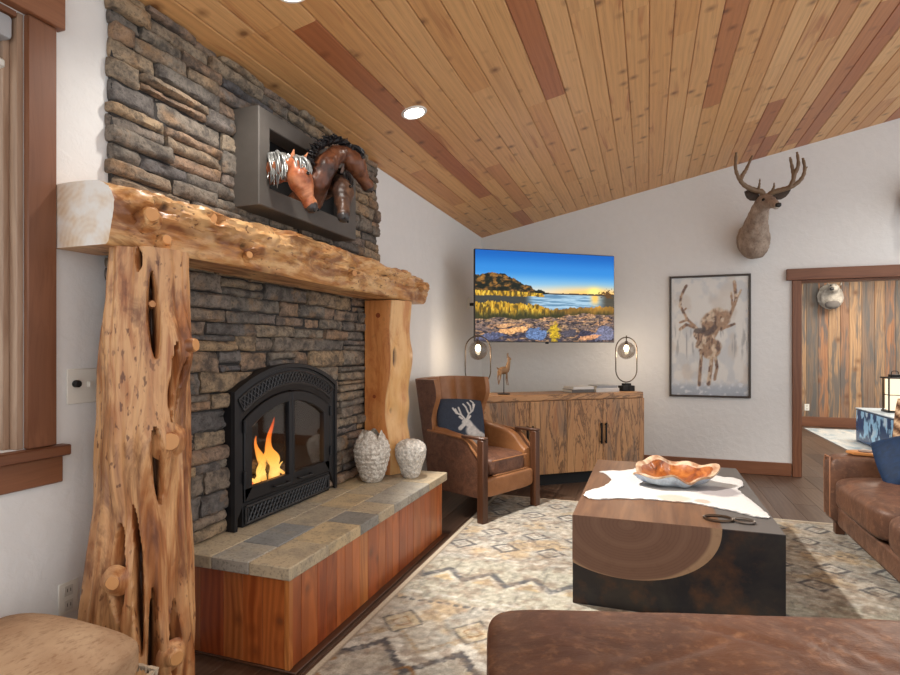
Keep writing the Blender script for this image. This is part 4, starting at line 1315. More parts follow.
# driftwood antelope figure on a stand
fg = thing('antelope_figurine', on_side(1.50, .16), 'bronze brown antelope figure on a rod and round base between lamp and television', 'figurine', CA)
def L_(x, y, z): return (x, y, z)
FIGM = plain('patina_bronze_figure', lin(146, 112, 78), .5, .25, bump=(70, .5), var=.3)
pr = [('s', (-.012, 0, .235), (.060, .026, .038)), ('c', (.025, 0, .245), .026, (.045, 0, .32), .017), ('c', (.045, 0, .32), .016, (.045, 0, .355), .014), ('c', (.045, 0, .355), .014, (.062, .0, .345), .009),
      ('c', (-.06, .012, .225), .014, (-.068, .012, .165), .008), ('c', (-.068, .012, .165), .008, (-.062, .012, .105), .006), ('c', (-.045, -.012, .22), .013, (-.055, -.012, .15), .007), ('c', (-.055, -.012, .15), .007, (-.07, -.012, .10), .006),
      ('c', (.025, .012, .22), .011, (.032, .012, .15), .006), ('c', (.032, .012, .15), .006, (.045, .012, .09), .005), ('c', (.018, -.012, .22), .011, (.008, -.012, .15), .006), ('c', (.008, -.012, .15), .006, (.02, -.012, .09), .005),
      ('c', (-.07, 0, .25), .008, (-.085, 0, .265), .005)]
b = organic('body', pr, .0045, FIGM, None, 3)
b.parent = fg
bm = newbm()
for s in (-1, 1): tube(bm, smooth_path([(.040, .006*s, .365), (.030, .010*s, .385), (.034, .012*s, .405)], 4), [.004]*8+[.001], 6)
obj('horns', bm, FIGM, b, world=False)
bm = newbm()
for s in (-1, 1): tube(bm, [(.038, .008*s, .362), (.028, .024*s, .366)], [.006, .002], 6)
obj('ears', bm, FIGM, b, world=False)
bm = newbm(); cyl(bm, (-.01, 0, .004), (-.01, 0, .21), .0045, n=8); obj('rod', bm, BLACKMETAL, fg, world=False)
bm = newbm(); cyl(bm, (-.01, 0, 0), (-.01, 0, .010), .062, n=32, bev=.003); obj('round_base', bm, BLACKMETAL, fg, world=False)
# ------------------------------------------------------------------ leather wing chair
CHA = R(-24.1); CHO = V((-1.324, 4.591, 0))
ch = thing('wing_chair', CHO, 'brown leather wing chair with dark wooden posts beside the hearth', 'armchair', CHA)
for sy in (-1, 1):
    bm = newbm(); box(bm, (.268, min(sy*.315, sy*.377), .009), (.330, max(sy*.315, sy*.377), .640), .004, grain=2); obj('leg', bm, CHAIRWOOD, ch, world=False)
    bm = newbm()
    loft(bm, [[V((cx+dx*h, sy*.30+dy*h, z)) for dx, dy in ((-1, -1), (1, -1), (1, 1), (-1, 1))] for z, cx, h in ((.001, -.335, .020), (.2, -.30, .026))]); obj('leg', bm, CHAIRWOOD, ch, world=False)
    # arm: wooden rest from the post, padded leather arm scooping down to the front
    bm = newbm(); box(bm, (.10, min(sy*.318, sy*.374), .6405), (.334, max(sy*.318, sy*.374), .662), .005, grain=0); obj('arm_rest', bm, CHAIRWOOD, ch, world=False)
    top = [(-.30, .73), (-.22, .70), (-.10, .672), (.02, .655), (.10, .636), (.16, .60), (.21, .545), (.262, .50)]
    tops = smooth_path([(a, 0, b) for a, b in top], 4)
    bm = newbm(); rings = []
    yi, yo = sy*.245, sy*.335
    for p_ in tops:
        ym = (yi+yo)/2; hw = abs(yo-yi)/2; sec = []
        for k in range(9):
            a = math.pi*k/8
            sec.append(V((p_.x, ym-sy*hw*math.cos(a)*1.0, p_.z-.035+.035*math.sin(a))))
        sec.append(V((p_.x, yo, .20))); sec.append(V((p_.x, yi, .20)))
        rings.append(sec)
    loft(bm, rings); obj('arm', bm, LEATHERTAN, ch, world=False, ang=50)
    bm = newbm()
    pan = [(-.30, .19), (.255, .19), (.255, .50), (.20, .555), (.14, .62), (.06, .638), (-.30, .66)]
    loft(bm, [[V((a, sy*.336, b)) for a, b in pan], [V((a, sy*.352, b)) for a, b in pan]]); obj('side_panel', bm, LEATHERDK, ch, world=False, ang=30)
    bm = newbm()
    tr = smooth_path([(.262, sy*.352, .50), (.205, sy*.353, .555), (.145, sy*.353, .618), (.06, sy*.353, .640), (-.29, sy*.353, .662)], 5)
    tube(bm, tr, .011, 8); obj('piping', bm, LEATHERTAN, ch, world=False)
bm = newbm(); superbox(bm, (.285, 0, .265), (.028, .312, .075), 7, 8); obj('front_rail', bm, LEATHERTAN, ch, world=False, ang=80)
bm = newbm(); superbox(bm, (-.02, 0, .255), (.30, .24, .06), 8, 6); obj('seat_deck', bm, LEATHERDK, ch, world=False, ang=80)
bm = newbm(); superbox(bm, (.02, 0, .405), (.285, .243, .080), 6, 14, puff=lambda q: q+V((0, 0, .022*max(0, 1-(q.x/.285)**2)*max(0, 1-(q.y/.25)**2)*(1 if q.z > 0 else 0)+.003*fbm(q*9))))
sc_ = obj('seat_cushion', bm, LEATHERDK, ch, world=False, ang=80)
bm = newbm()
for z in (.462, .348): tube(bm, [(.300, y, z) for y in np.linspace(-.225, .225, 9)], .006, 6)
obj('cushion_welt', bm, LEATHERTAN, sc_, world=False)
# wing back: U-shaped shell lofted upward
bm = newbm(); rings = []
for j in range(25):
    f = j/24; z = .22+f*(1.085-.22)
    xb_ = -.345-.125*max(0, (z-.3))/.8
    wy = .338+.035*f
    ext = float(np.interp(z, [.2, .6, .68, .76, .84, .93, 1.0, 1.085], [.12, .14, .17, .175, .21, .265, .275, .265]))
    th = .055
    outer, inner = [], []
    def U(off):
        w = wy-off; xb2 = xb_+off*1.35; pts = [(xb_+ext+.0, -w)]
        pts += [(xb_+ext*.55, -w)]
        for k in range(5): a = math.pi*.5*k/4; pts.append((xb2+.07-.07*math.sin(a), -w+.07-.07*math.cos(a)))
        pts += [(xb2-.012+.012*abs(y_)/.2, y_) for y_ in (-.16, -.115, -.1, -.085, 0, .085, .1, .115, .16)]
        for k in range(5): a = math.pi*.5*(1-k/4); pts.append((xb2+.07-.07*math.sin(a), w-.07+.07*math.cos(a)))
        pts += [(xb_+ext*.55, w), (xb_+ext, w)]
        return [(a_, b_ if b_ < .2 else b_-.045) for a_, b_ in pts]
    o_ = U(0); i_ = U(th)
    i_ = [(a+(.006 if abs(abs(b_)-.1) > .01 else -.010)*(1 if abs(b_) < .2 else 0), b_) for a, b_ in i_]
    zz = lambda q: z+(.012*(1-(q[1]/.34)**2) if j == 24 else 0)
    rings.append([V((a, b_, zz((a, b_)))) for a, b_ in o_]+[V((a, b_, zz((a, b_)))) for a, b_ in i_[::-1]])
n_o = len(o_)
vs = [[bm.verts.new(p) for p in r] for r in rings]; n_ = len(rings[0])
for a, b in zip(vs[:-1], vs[1:]):
    for i in range(n_):
        f = bm.faces.new((a[i], a[(i+1) % n_], b[(i+1) % n_], b[i])); f.material_index = 1 if i < n_o-1 else 0
for r, fl in ((vs[0], 1), (vs[-1], 0)):
    for i in range(n_o-1):
        q = [r[i], r[i+1], r[n_-2-i], r[n_-1-i]]
        f = bm.faces.new(q); f.material_index = 0
stamp(bm, bm.verts, .5)
obj('wing_back', bm, [LEATHERTAN, LEATHERDK], ch, world=False, ang=50)

def pillow_obj(name, M4, hw, hh, th, mat, parent, colf=None, n=40):
    """square pillow: pinched corners, front face to local -Y"""
    def shape(u, v, s):
        a, b = u*2-1, v*2-1
        pin = 1-.07*(np.abs(a)**2*np.abs(b)**2)*1.5
        edge_x = 1-.055*(1-b**2); edge_z = 1-.055*(1-a**2)
        x = a*hw*edge_x*pin; z = b*hh*edge_z*pin
        t = th*np.maximum(0, (1-np.abs(a)**2.6)*(1-np.abs(b)**2.6))**.5*(1+.08*np.sin(a*5+1)*np.cos(b*4))
        return np.stack([x, s*t, z], -1)
    M3 = np.array(M4)
    f = lambda s: (lambda u, v: (lambda P: P @ M3[:3, :3].T+M3[:3, 3])(shape(u if s < 0 else 1-u, v, s)))
    colf = colf or (lambda u, v: np.tile(np.array([.2, .2, .2]), (len(u), 1)))
    fr = paint_grid(name, n, n, f(-1), colf[0], mat, parent, world=True)
    bk = paint_grid('pillow_back', n//2, n//2, f(1), colf[1], mat, parent, world=True)
    return fr
def flatc(c, var=.05): return lambda u, v: np.tile(np.array(c)/255., (len(u), 1))*(1+var*(nfbm(u*30, v*30)[:, None]-.5)*2)
def stagcol(u, v):
    c = np.tile(np.array([58, 64, 76])/255., (len(u), 1))*(1+.10*(nfbm(u*60, v*60)[:, None]-.5)*2)
    m = np.zeros(len(u))
    def seg(pts, w): np.maximum(m, sm(w*1.3, w*.7, segd(u, v, pts)), out=m)
    np.maximum(m, sm(.12, -.12, elld(u, v, .52, .47, .085, .075, .5)), out=m)       # head
    seg([(.50, .44), (.40, .34)], .042); seg([(.56, .46), (.66, .34), (.80, .22), (.97, .16)], .075); seg([(.64, .30), (.80, .10), (.98, .05)], .12)
    seg([(.45, .54), (.40, .58)], .02); seg([(.58, .54), (.63, .60)], .02)
    for a in ([(.50, .54), (.44, .62), (.34, .66), (.28, .76)], [(.44, .62), (.40, .78)], [(.37, .65), (.33, .74)], [(.55, .55), (.60, .64), (.70, .72), (.76, .86)], [(.60, .64), (.56, .80), (.52, .86)], [(.66, .69), (.66, .82), (.62, .90)], [(.72, .77), (.74, .90), (.70, .95)]): seg(a, .017)
    sh = np.array([228, 224, 218])/255*(1-.22*nfbm(u*25, v*25)[:, None])
    body = sm(.62, .9, u)*sm(.30, .1, v)
    sh = sh*(1-.25*body[:, None])
    return c*(1-m[:, None])+sh*m[:, None]
pc = thing('throw_pillow', (-1.45, 4.56, .49), 'navy throw pillow printed with a white stag in the wing chair', 'pillow', CHA)
MP = Matrix.Translation((0, 0, 0)) @ Matrix.Translation(world_matrix(ch) @ V((-.155, -.092, .718))) @ Matrix.Rotation(CHA+R(90)-R(18), 4, 'Z') @ Matrix.Rotation(R(-16), 4, 'X') @ Matrix.Rotation(R(4), 4, 'Y')
pillow_obj('printed_cover', MP, .238, .212, .065, CUSHIONPRINT, pc, (stagcol, flatc((58, 64, 76))), 90)

# ------------------------------------------------------------------ rug
RX0, RX1, RY0, RY1 = -1.315, 2.05, .6, 5.03
def rugcol(u, v):
    x = RX0+u*(RX1-RX0); y = RY0+v*(RY1-RY0)
    wob = .012*(nfbm(x*14, y*14)-.5)*2
    xx = x+wob; yy = y+.012*(nfbm(x*13+40, y*13)-.5)*2
    N1 = nfbm(x*7, y*7); N2 = nfbm(x*45, y*45, 3)
    c = np.tile(np.array([192, 183, 168])/255., (len(u), 1))
    c = mixc(c, (176, 172, 162), sm(.42, .62, N1)); c = mixc(c, (198, 172, 136), sm(.56, .72, nfbm(x*5+9, y*5))*.7)
    tri = lambda t, p: np.abs(((t/p) % 1)-.5)*2      # 0..1..0
    # bands repeat, mirrored about y = 2.05
    q = np.where(yy < 2.05, 4.10-yy, yy)
    # grey-green plain band with chevron row
    band = sm(2.80, 2.83, q)*sm(3.44, 3.40, q)
    c = mixc(c, (186, 182, 166), band*.9)
    st = sm(.62, .72, nfbm(x*50, q*8))*band; c = mixc(c, (150, 148, 138), st*.7)
    h = 3.22-(tri(xx, .25))*.15
    d = q-h
    c = mixc(c, (104, 104, 106), sm(.045, .02, np.abs(d-.012))*sm(3.05, 3.07, q)*sm(3.25, 3.24, q)*.95)
    c = mixc(c, (206, 200, 184), sm(-.015, -.03, d)*sm(3.055, 3.07, q)*.85)
    c = mixc(c, (186, 158, 112), sm(-.055, -.07, d)*sm(3.06, 3.075, q)*.6)
    # dashed lines
    for y0, col, per in ((2.77, (104, 102, 102), .05), (3.47, (212, 208, 198), .14), (2.86, (214, 210, 200), .18), (4.24, (112, 108, 106), .06)):
        c = mixc(c, col, sm(.016, .008, np.abs(q-y0))*(((xx/per) % 1) < .6)*.85)
    # big stepped zigzag near the viewer
    for yc, per, amp in ((2.30, .36, .20),):
        z = yc+amp*(np.round(tri(xx+.05, per)*7)/7*.5+tri(xx+.05, per)*.5-.5)
        d = q-z
        near = (q < 2.76)
        c = mixc(c, (218, 212, 200), sm(.046, .034, np.abs(d))*near); c = mixc(c, (98, 96, 98), sm(.032, .022, np.abs(d+.07))*near*.95)
        c = mixc(c, (172, 150, 120), sm(.012, .006, np.abs(d-.085))*near*.8)
    dm = tri(xx+.23, .36)*.20+np.abs(q-2.53)       # ochre lozenges above it
    c = mixc(c, (104, 100, 98), sm(.014, .007, np.abs(dm-.115))*(q < 2.75)*.8); c = mixc(c, (204, 184, 148), sm(.115, .10, dm)*(q < 2.75)*.6); c = mixc(c, (150, 112, 78), sm(.012, .006, np.abs(dm-.05))*.7*(q < 2.75))
    dm = tri(xx+.05, .36)*.16+np.abs(q-2.12)
    c = mixc(c, (150, 108, 66), sm(.014, .007, np.abs(dm-.045))*.85)
    # two rows of lozenges
    for y0, per, ph in ((3.68, .30, 0), (3.98, .30, .15), (4.50, .27, .05), (4.80, .27, .18)):
        dm = (1-tri(xx+ph, per))*.14+np.abs(q-y0)*1.0
        c = mixc(c, (104, 102, 104), sm(.020, .012, np.abs(dm-.085))*.92); c = mixc(c, (206, 202, 190), sm(.075, .06, dm)*.75); c = mixc(c, (132, 126, 122), sm(.010, .005, np.abs(dm-.032))*.8)
    for y0 in (3.83, 4.38):
        hk = np.abs(q-(y0+.035*np.sign(np.sin(xx*2*np.pi/.16))*(np.abs(np.sin(xx*2*np.pi/.16)) > .3)))
        c = mixc(c, (124, 116, 112), sm(.018, .010, hk)*.65)
    c = mixc(c, (150, 132, 116), sm(.50, .70, nfbm(x*18, y*18))*.55); c = mixc(c, (214, 208, 196), sm(.56, .70, nfbm(x*26+5, y*26))*.5); c = .90*c*(1+.45*(N2[:, None]-.5))
    e = np.minimum(np.minimum(x-RX0, RX1-x), np.minimum(y-RY0, RY1-y))
    c = mixc(c, (196, 184, 164), sm(.03, .02, e)); c = mixc(c, (150, 136, 120), sm(.006, .003, np.abs(e-.03)))
    return c
ru = thing('area_rug', (.37, 2.8, 0), 'large beige and grey woven rug with zigzag and lozenge bands under the coffee table', 'rug')
paint_grid('pile', 330, 430, lambda u, v: np.stack([RX0+u*(RX1-RX0), RY0+v*(RY1-RY0), .008+0*u], -1), rugcol, RUGMAT, ru)
bm = newbm(); box(bm, (RX0, RY0, .0005), (RX1, RY1, .0078)); obj('backing', bm, plain('rug_edge', lin(186, 172, 152), .95), ru)

# ------------------------------------------------------------------ coffee table
TX0, TX1, TY0, TY1, TTZ = -.372, .607, 3.0, 4.575, .468
ct = thing('coffee_table', ((TX0+TX1)/2, (TY0+TY1)/2, .0085), 'block coffee table of dark patinated metal with a half log inlaid along its left side', 'coffee table')
def patina():
    q = M('patinated_dark_steel', .42, .55)
    n = q.noise(q.ob(), 2.6, 6, .65, .6); m = q.noise(q.ob(), 7, 5, .6)
    c = q.mix(lin(58, 54, 52), lin(38, 38, 44), q.ramp(n, [(.4, 0.), (.6, 1.)]))
    c = q.mix(c, lin(96, 66, 46), q.ramp(m, [(.52, 0.), (.72, .7)]))
    q.set('Base Color', c); q.bump(m, .06, .005); return q.m
STEELTOP = M('grey_honed_top', .5, .1); STEELTOP.set('Base Color', STEELTOP.mix(lin(94, 89, 86), lin(80, 75, 72), STEELTOP.noise(STEELTOP.ob(), 5)))
bm = newbm()
vs = box(bm, (TX0, TY0, .0085), (TX1, TY1, TTZ), .003)
bm.normal_update()
for f in bm.faces:
    f.material_index = 1 if f.normal.z > .9 else 0
obj('metal_body', bm, [patina(), STEELTOP.m], ct, ang=30)
# half log: top face flush, growth rings on the end
LXC, LR = -.105, .445; LX0, LX1 = TX0-.0012, .32
def slabmat():
    q = M('walnut_half_log', .45)
    p = q.ob(); sp = q.n('SeparateXYZ', {0: p})
    dx = q.math('SUBTRACT', sp.outputs[0], LXC-(TX0+TX1)/2); dz = q.math('MULTIPLY', q.math('SUBTRACT', sp.outputs[2], TTZ-.03), 1.42)
    rr = q.math('POWER', q.math('ADD', q.math('MULTIPLY', dx, dx), q.math('MULTIPLY', dz, dz)), .5)
    rr = q.math('ADD', rr, q.math('MULTIPLY', q.noise(p, 3.5, 3), .03))
    rings = q.math('SINE', q.math('MULTIPLY', rr, 330.0)); rings2 = q.math('SINE', q.math('MULTIPLY', rr, 47.0))
    c = q.mix(lin(112, 82, 66), lin(94, 66, 52), q.ramp(rings, [(.2, 0.), (.9, .35)])); c = q.mix(c, lin(128, 98, 80), q.ramp(rings2, [(.3, 0.), (1., .4)]))
    c = q.mix(c, lin(156, 126, 98), q.ramp(rr, [(.402, 0.), (.418, 1.)]))
    c = q.mix(c, lin(90, 62, 46), q.ramp(q.noise(q.mp(p, (6, 6, 6)), 3, 5, .7), [(.55, 0.), (.75, .35)]))
    q.set('Base Color', c); return q.m
def slabtop():
    q = M('walnut_long_grain', .45)
    p = q.ob()
    n = q.noise(q.mp(p, (9, .7, 1)), 2.5, 5, .6, .5)
    c = q.mix(lin(112, 80, 56), lin(82, 55, 38), q.ramp(n, [(.35, 0.), (.65, 1.)]))
    q.set('Base Color', c); return q.m
bm = newbm()
sec = []
NA = 40
for k in range(NA+1):
    a = math.pi*k/NA
    px = LXC-LR*math.cos(a); pz = TTZ-.0-.30*math.sin(a)**.9
    sec.append((px, pz))
rings = []
for y in (TY0-.0015, TY0+.002, TY1-.002, TY1+.0015):
    rings.append([V((min(max(px+.004*math.sin(y*9+px*6), LX0), LX1+.02), y, min(pz, TTZ+.0012))) for px, pz in sec[:]]+[V((LX1+.018, y, TTZ+.0012)), V((LX0, y, TTZ+.0012))])
loft(bm, rings)
for f in bm.faces: f.normal_update()
bmesh.ops.recalc_face_normals(bm, faces=bm.faces); bm.normal_update()
for f in bm.faces: f.material_index = 1 if (f.normal.z > .8) else 0
obj('log_inlay', bm, [slabmat(), slabtop()], ct, ang=30)

# hide on the table
HP = [(-.319, 4.108), (-.258, 3.996), (-.227, 3.821), (-.271, 3.636), (-.345, 3.50), (-.352, 3.39), (-.287, 3.332), (-.153, 3.402), (.011, 3.436), (.128, 3.432), (.248, 3.43), (.344, 3.379), (.436, 3.331), (.52, 3.262), (.575, 3.26), (.588, 3.33), (.536, 3.69), (.522, 3.861), (.574, 4.02), (.562, 4.16), (.447, 4.211), (.40, 4.34), (.224, 4.42), (.10, 4.36), (-.055, 4.32), (-.15, 4.19)]
def hide_mat():
    q = M('white_grey_hide', .9, spec=.15); p = q.ob()
    f = q.noise(q.mp(p, (1, .4, 1)), 120, 3, .7)
    c = q.mix(lin(206, 204, 202), lin(180, 176, 172), f)
    def spot(x, y, rx, ry, col, s=1.0):
        nonlocal c
        v = q.n('VectorMath', {0: q.mp(p, (1/rx, 1/ry, 0), loc=(-x/rx, -y/ry, 0))}, operation='LENGTH').outputs['Value']
        v = q.math('ADD', v, q.math('MULTIPLY', q.math('SUBTRACT', q.noise(p, 22, 4), .5), .5))
        c = q.mix(c, col, q.ramp(v, [(.72, s), (1.0, 0.)]))
    spot(.27, -.10, .15, .15, lin(140, 133, 134), .9); spot(.02, -.36, .10, .09, lin(180, 154, 132), .6); spot(.17, -.38, .05, .05, lin(168, 134, 108), .6)
    q.set('Base Color', c); q.bump(f, .4, .005); return q.m
hp = [p+V((.010*fbm(p*16), .012*fbm(p*16+V((9, 9, 9))), 0)) for p in smooth_path([(a, b, 0) for a, b in HP]+[(HP[0][0], HP[0][1], 0)], 8)[:-1]]
bm = newbm(); HB = TTZ+.0025
cen = V((.12, 3.85, 0))
rings = []
for s, z in ((1.0, HB), (1.004, HB+.003), (.985, HB+.007), (.9, HB+.008), (.7, HB+.008), (.45, HB+.008), (.2, HB+.008)):
    rings.append([V(((cen+(p-cen)*s).x, (cen+(p-cen)*s).y, z+(.004*abs(math.sin(i*.7)) if .9 < s < 1.01 and z > HB else 0))) for i, p in enumerate(hp)])
loft(bm, rings)
o = obj('hide_throw', bm, hide_mat(), origin=(.12, 3.85, HB)); tag(o, 'small white and grey animal hide spread on the coffee table', 'animal hide')

# burl bowl on the hide
BC = V((.15, 3.86, HB+.010))
bw = thing('burl_bowl', BC, 'large irregular burl bowl, orange inside with a pale blue shell, on the hide', 'bowl')
def bowl_rim(a): return 1+.10*math.sin(2*a+.6)+.07*math.sin(3*a+2)+.045*math.sin(5*a+1)+.03*math.sin(9*a)
def bring(s, z, wav): return [V((BC.x+.235*s*bowl_rim(a)*math.cos(a), BC.y+.215*s*bowl_rim(a)*math.sin(a), BC.z+z+wav*(.018*math.sin(3*a+1)+.012*math.sin(7*a))+ (.028*math.sin(a)*s*s))) for a in np.linspace(0, 2*math.pi, 65)[:-1]]
bm = newbm()
loft(bm, [bring(.30, .006, 0), bring(.42, .004, 0), bring(.62, .016, .2), bring(.82, .042, .5), bring(.97, .082, 1)], True, False)
obj('outer_shell', bm, None or (lambda: (lambda q: (q.set('Base Color', q.ramp(q.noise(q.ob(), 6, 4, .6, 1.), [(.35, lin(112, 134, 172)), (.48, lin(196, 208, 218)), (.6, lin(150, 160, 172)), (.72, lin(188, 150, 112))])), q.m)[1])(M('pale_blue_shell', .3, coat=.4)))(), bw, ang=60)
bm = newbm()
loft(bm, [bring(.97, .082, 1), bring(1.0, .090, 1), bring(.985, .097, 1), bring(.90, .090, 1), bring(.84, .082, .9)], False, False)
def rim_mat():
    q = M('cream_bark_rim', .6); q.set('Base Color', q.ramp(q.noise(q.ob(), 14, 4), [(.4, lin(196, 172, 144)), (.6, lin(150, 108, 78))])); q.bump(q.noise(q.ob(), 40), .5, .01); return q.m
obj('rim', bm, rim_mat(), bw, ang=60)
bm = newbm()
loft(bm, [bring(.84, .082, .9), bring(.72, .055, .5), bring(.5, .028, .2), bring(.25, .020, 0), bring(.05, .019, 0)], False, True)
def burl_mat():
    q = M('orange_burl', .3, coat=.4); q.set('Base Color', q.ramp(q.noise(q.ob(), 9, 5, .65, 1.2), [(.35, lin(84, 40, 16)), (.5, lin(138, 72, 28)), (.68, lin(176, 108, 54))])); return q.m
obj('burl_interior', bm, burl_mat(), bw, ang=60)
# two flat oval rings lying at the front edge
def oval_ring(c, rx, ry, rz, col, lab):
    bm = newbm(); pts = []
    for a in np.linspace(0, 2*math.pi, 41)[:-1]:
        x, y = rx*math.cos(a), ry*math.sin(a); pts.append((c[0]+x*math.cos(rz)-y*math.sin(rz), c[1]+x*math.sin(rz)+y*math.cos(rz), TTZ+.0085))
    tube(bm, pts, .0068, 8, closed=True)
    o = obj('metal_ring', bm, plain('ring_metal', lin(*col), .3, .85, var=.3), origin=(c[0], c[1], TTZ+.0015)); tag(o, lab, 'ornament', 'metal rings on the coffee table')
oval_ring((.335, 3.155), .066, .05, .1, (92, 74, 60), 'left bronze oval ring lying at the front edge of the coffee table')
oval_ring((.452, 3.150), .046, .035, -.2, (120, 110, 102), 'right, smaller silver and bronze ring lying at the front edge of the coffee table')

# ------------------------------------------------------------------ leather ottoman in the foreground
OA = math.atan2(.345, 1.238)
ot = thing('ottoman', (-.515, 1.845, 0), 'brown leather ottoman nearest the viewer, cropped by the bottom of the picture', 'ottoman', OA)
def crease(q):
    d = .006*fbm(q*3.0)+.003*fbm(q*9)
    for (x0, y0, a, w) in ((.95, -.25, 1.9, .012), (1.05, -.3, 2.1, .012), (.55, -.3, .5, .016), (.75, -.2, 2.6, .014), (1.15, -.2, 1.7, .012), (.3, -.4, 1.0, .02)):
        dx, dy = q.x-x0, q.y-y0; t = -dx*math.sin(a)+dy*math.cos(a); l = dx*math.cos(a)+dy*math.sin(a)
        d -= .009*math.exp(-(t/w)**2-(l/.20)**2)
    return d
OL, OW = 1.45, 1.0
bm = newbm()
def pf(q):
    r = V((q.x+OL/2, q.y-OW/2, q.z)); k = max(0, 1-abs(q.x/(OL/2))**4)*max(0, 1-abs(q.y/(OW/2))**4)
    return q+V((0, 0, (.016*k+crease(r)*k**.5) if q.z > 0 else 0))
superbox(bm, (OL/2, -OW/2, .364), (OL/2, OW/2, .110), 12, 60, puff=pf)
obj('cushion', bm, LEATHERSOFA, ot, world=False, ang=80)
bm = newbm(); superbox(bm, (OL/2, -OW/2, .18), (OL/2-.015, OW/2-.015, .08), 14, 8); obj('base', bm, LEATHERSOFA, ot, world=False, ang=80)
for x, y in ((.09, -.09), (OL-.09, -.09), (.09, -OW+.09), (OL-.09, -OW+.09)):
    bm = newbm(); cyl(bm, (x, y, .0085), (x, y, .105), .022, .03, n=16); obj('leg', bm, CHAIRWOOD, ot, world=False)

# ------------------------------------------------------------------ leather couch at the right
co = thing('couch', (1.72, 3.75, 0), 'brown distressed leather couch on the right with low padded arms', 'couch')
bm = newbm(); superbox(bm, (1.745, 3.755, .155), (.485, 1.08, .075), 14, 10); obj('base', bm, LEATHER, co, ang=80)
for ya, yb in ((4.675, 4.865), (2.645, 2.835)):
    bm = newbm(); superbox(bm, (1.735, (ya+yb)/2, .335), (.515, (yb-ya)/2, .247), 9, 14, puff=lambda q: q+V((0, 0, .004*fbm(q*6)))); a_ = obj('arm', bm, LEATHER, co, ang=80)
    bm = newbm()
    tube(bm, [(1.228, ya+.030, .14), (1.226, ya+.028, .52), (1.230, ya+.038, .562), (1.230, yb-.038, .562), (1.226, yb-.028, .52), (1.228, yb-.030, .14)], .007, 6); obj('piping', bm, plain('light_leather_piping', lin(150, 104, 76), .5), a_)
for i in range(2):
    y0 = 2.845+i*.915
    bm = newbm(); superbox(bm, (1.62, y0+.4575, .338), (.412, .453, .108), 6, 24, puff=lambda q: q+V((0, 0, (.030*max(0, 1-abs(q.x/.412)**3)*max(0, 1-abs(q.y/.45)**3)+.012*fbm(q*4+V((i, 0, 0)))) if q.z > 0 else .004*fbm(q*5))))
    obj('seat_cushion', bm, LEATHER, co, ang=80)
    bm = newbm(); superbox(bm, (2.02, y0+.4575, .66), (.12, .445, .23), 4.5, 14, mat4=Matrix.Rotation(R(12), 4, 'Y')); obj('back_cushion', bm, LEATHER, co, ang=80)
bm = newbm(); superbox(bm, (2.20, 3.755, .43), (.085, 1.075, .35), 9, 10); obj('back', bm, LEATHER, co, ang=80)
for x in (1.30, 2.2):
    for y in (2.74, 4.77):
        bm = newbm(); box(bm, (x-.03, y-.03, .0085), (x+.03, y+.03, .10), .004); obj('leg', bm, CHAIRWOOD, co)
BLUECLOTH = col_mat('blue_velvet', .7, .4, bump=(120, .2))
STRIPE = col_mat('striped_cloth', .9, .1)
p1 = thing('throw_pillow', (1.62, 4.50, .45), 'deep blue satin throw pillow against the far arm of the couch', 'pillow')
M1 = Matrix.Translation((1.64, 4.43, .625)) @ Matrix.Rotation(R(-30), 4, 'Z') @ Matrix.Rotation(R(-38), 4, 'X') @ Matrix.Rotation(R(-22), 4, 'Y')
pillow_obj('blue_cover', M1, .235, .20, .07, BLUECLOTH, p1, (flatc((14, 42, 74), .25), flatc((14, 42, 74))))
p2 = thing('throw_pillow', (1.83, 4.55, .45), 'tan and brown striped throw pillow leaning behind the blue one', 'pillow')
def stripes(u, v):
    c = flatc((146, 112, 86))(u, v); s = np.sin((u*.6+v)*34)
    c = mixc(c, (206, 178, 146), sm(.55, .75, s)); return mixc(c, (70, 48, 38), sm(-.6, -.8, s))
M2 = Matrix.Translation((1.765, 4.575, .80)) @ Matrix.Rotation(R(-38), 4, 'Z') @ Matrix.Rotation(R(-12), 4, 'X')
pillow_obj('striped_cover', M2, .22, .22, .06, STRIPE, p2, (stripes, stripes))
ty = thing('wood_tray', (1.50, 4.775, .585), 'live edge wooden tray lying on the far arm of the couch', 'tray')
bm = newbm()
loft(bm, [[V((1.50+(.15+.012*math.sin(3*a))*sc*math.cos(a), 4.775+(.085+.008*math.sin(4*a))*sc*math.sin(a), .585+z)) for a in np.linspace(0, 2*math.pi, 37)[:-1]] for sc, z in ((.94, 0), (1, .008), (1, .018), (.95, .022))], grain=0, rnd=.5)
obj('tray_slab', bm, wood('honey_tray_wood', [(0, lin(206, 142, 84)), (1, lin(216, 152, 92))], .4, tone=.4), ty)
bm = newbm(); cyl(bm, (1.46, 4.765, .607), (1.46, 4.765, .612), .045, n=24); obj('coaster', bm, LEATHERDK, ty)
# ------------------------------------------------------------------ buck mount on the back wall
dm = thing('deer_shoulder_mount', (1.06, YB, 2.32), 'buck shoulder mount with wide antlers high on the white back wall', 'deer mount')
pr = [('s', (1.055, 6.72, 2.50), (.165, .085, .205)), ('s', (1.045, 6.62, 2.44), (.15, .12, .16)), ('c', (1.045, 6.62, 2.50), .15, (1.045, 6.50, 2.62), .115), ('c', (1.045, 6.50, 2.62), .115, (1.062, 6.38, 2.745), .085),
      ('c', (1.062, 6.38, 2.745), .085, (1.088, 6.29, 2.80), .078), ('c', (1.09, 6.285, 2.80), .074, (1.115, 6.20, 2.765), .060), ('c', (1.115, 6.20, 2.765), .058, (1.155, 6.095, 2.705), .036),
      ('s', (1.00, 6.64, 2.36), (.055, .06, .07)), ('s', (1.10, 6.63, 2.355), (.055, .06, .07))]
bd = organic('body', pr, .014, DEERFUR, dm, 6, lambda p: .006*fbm(p*26))
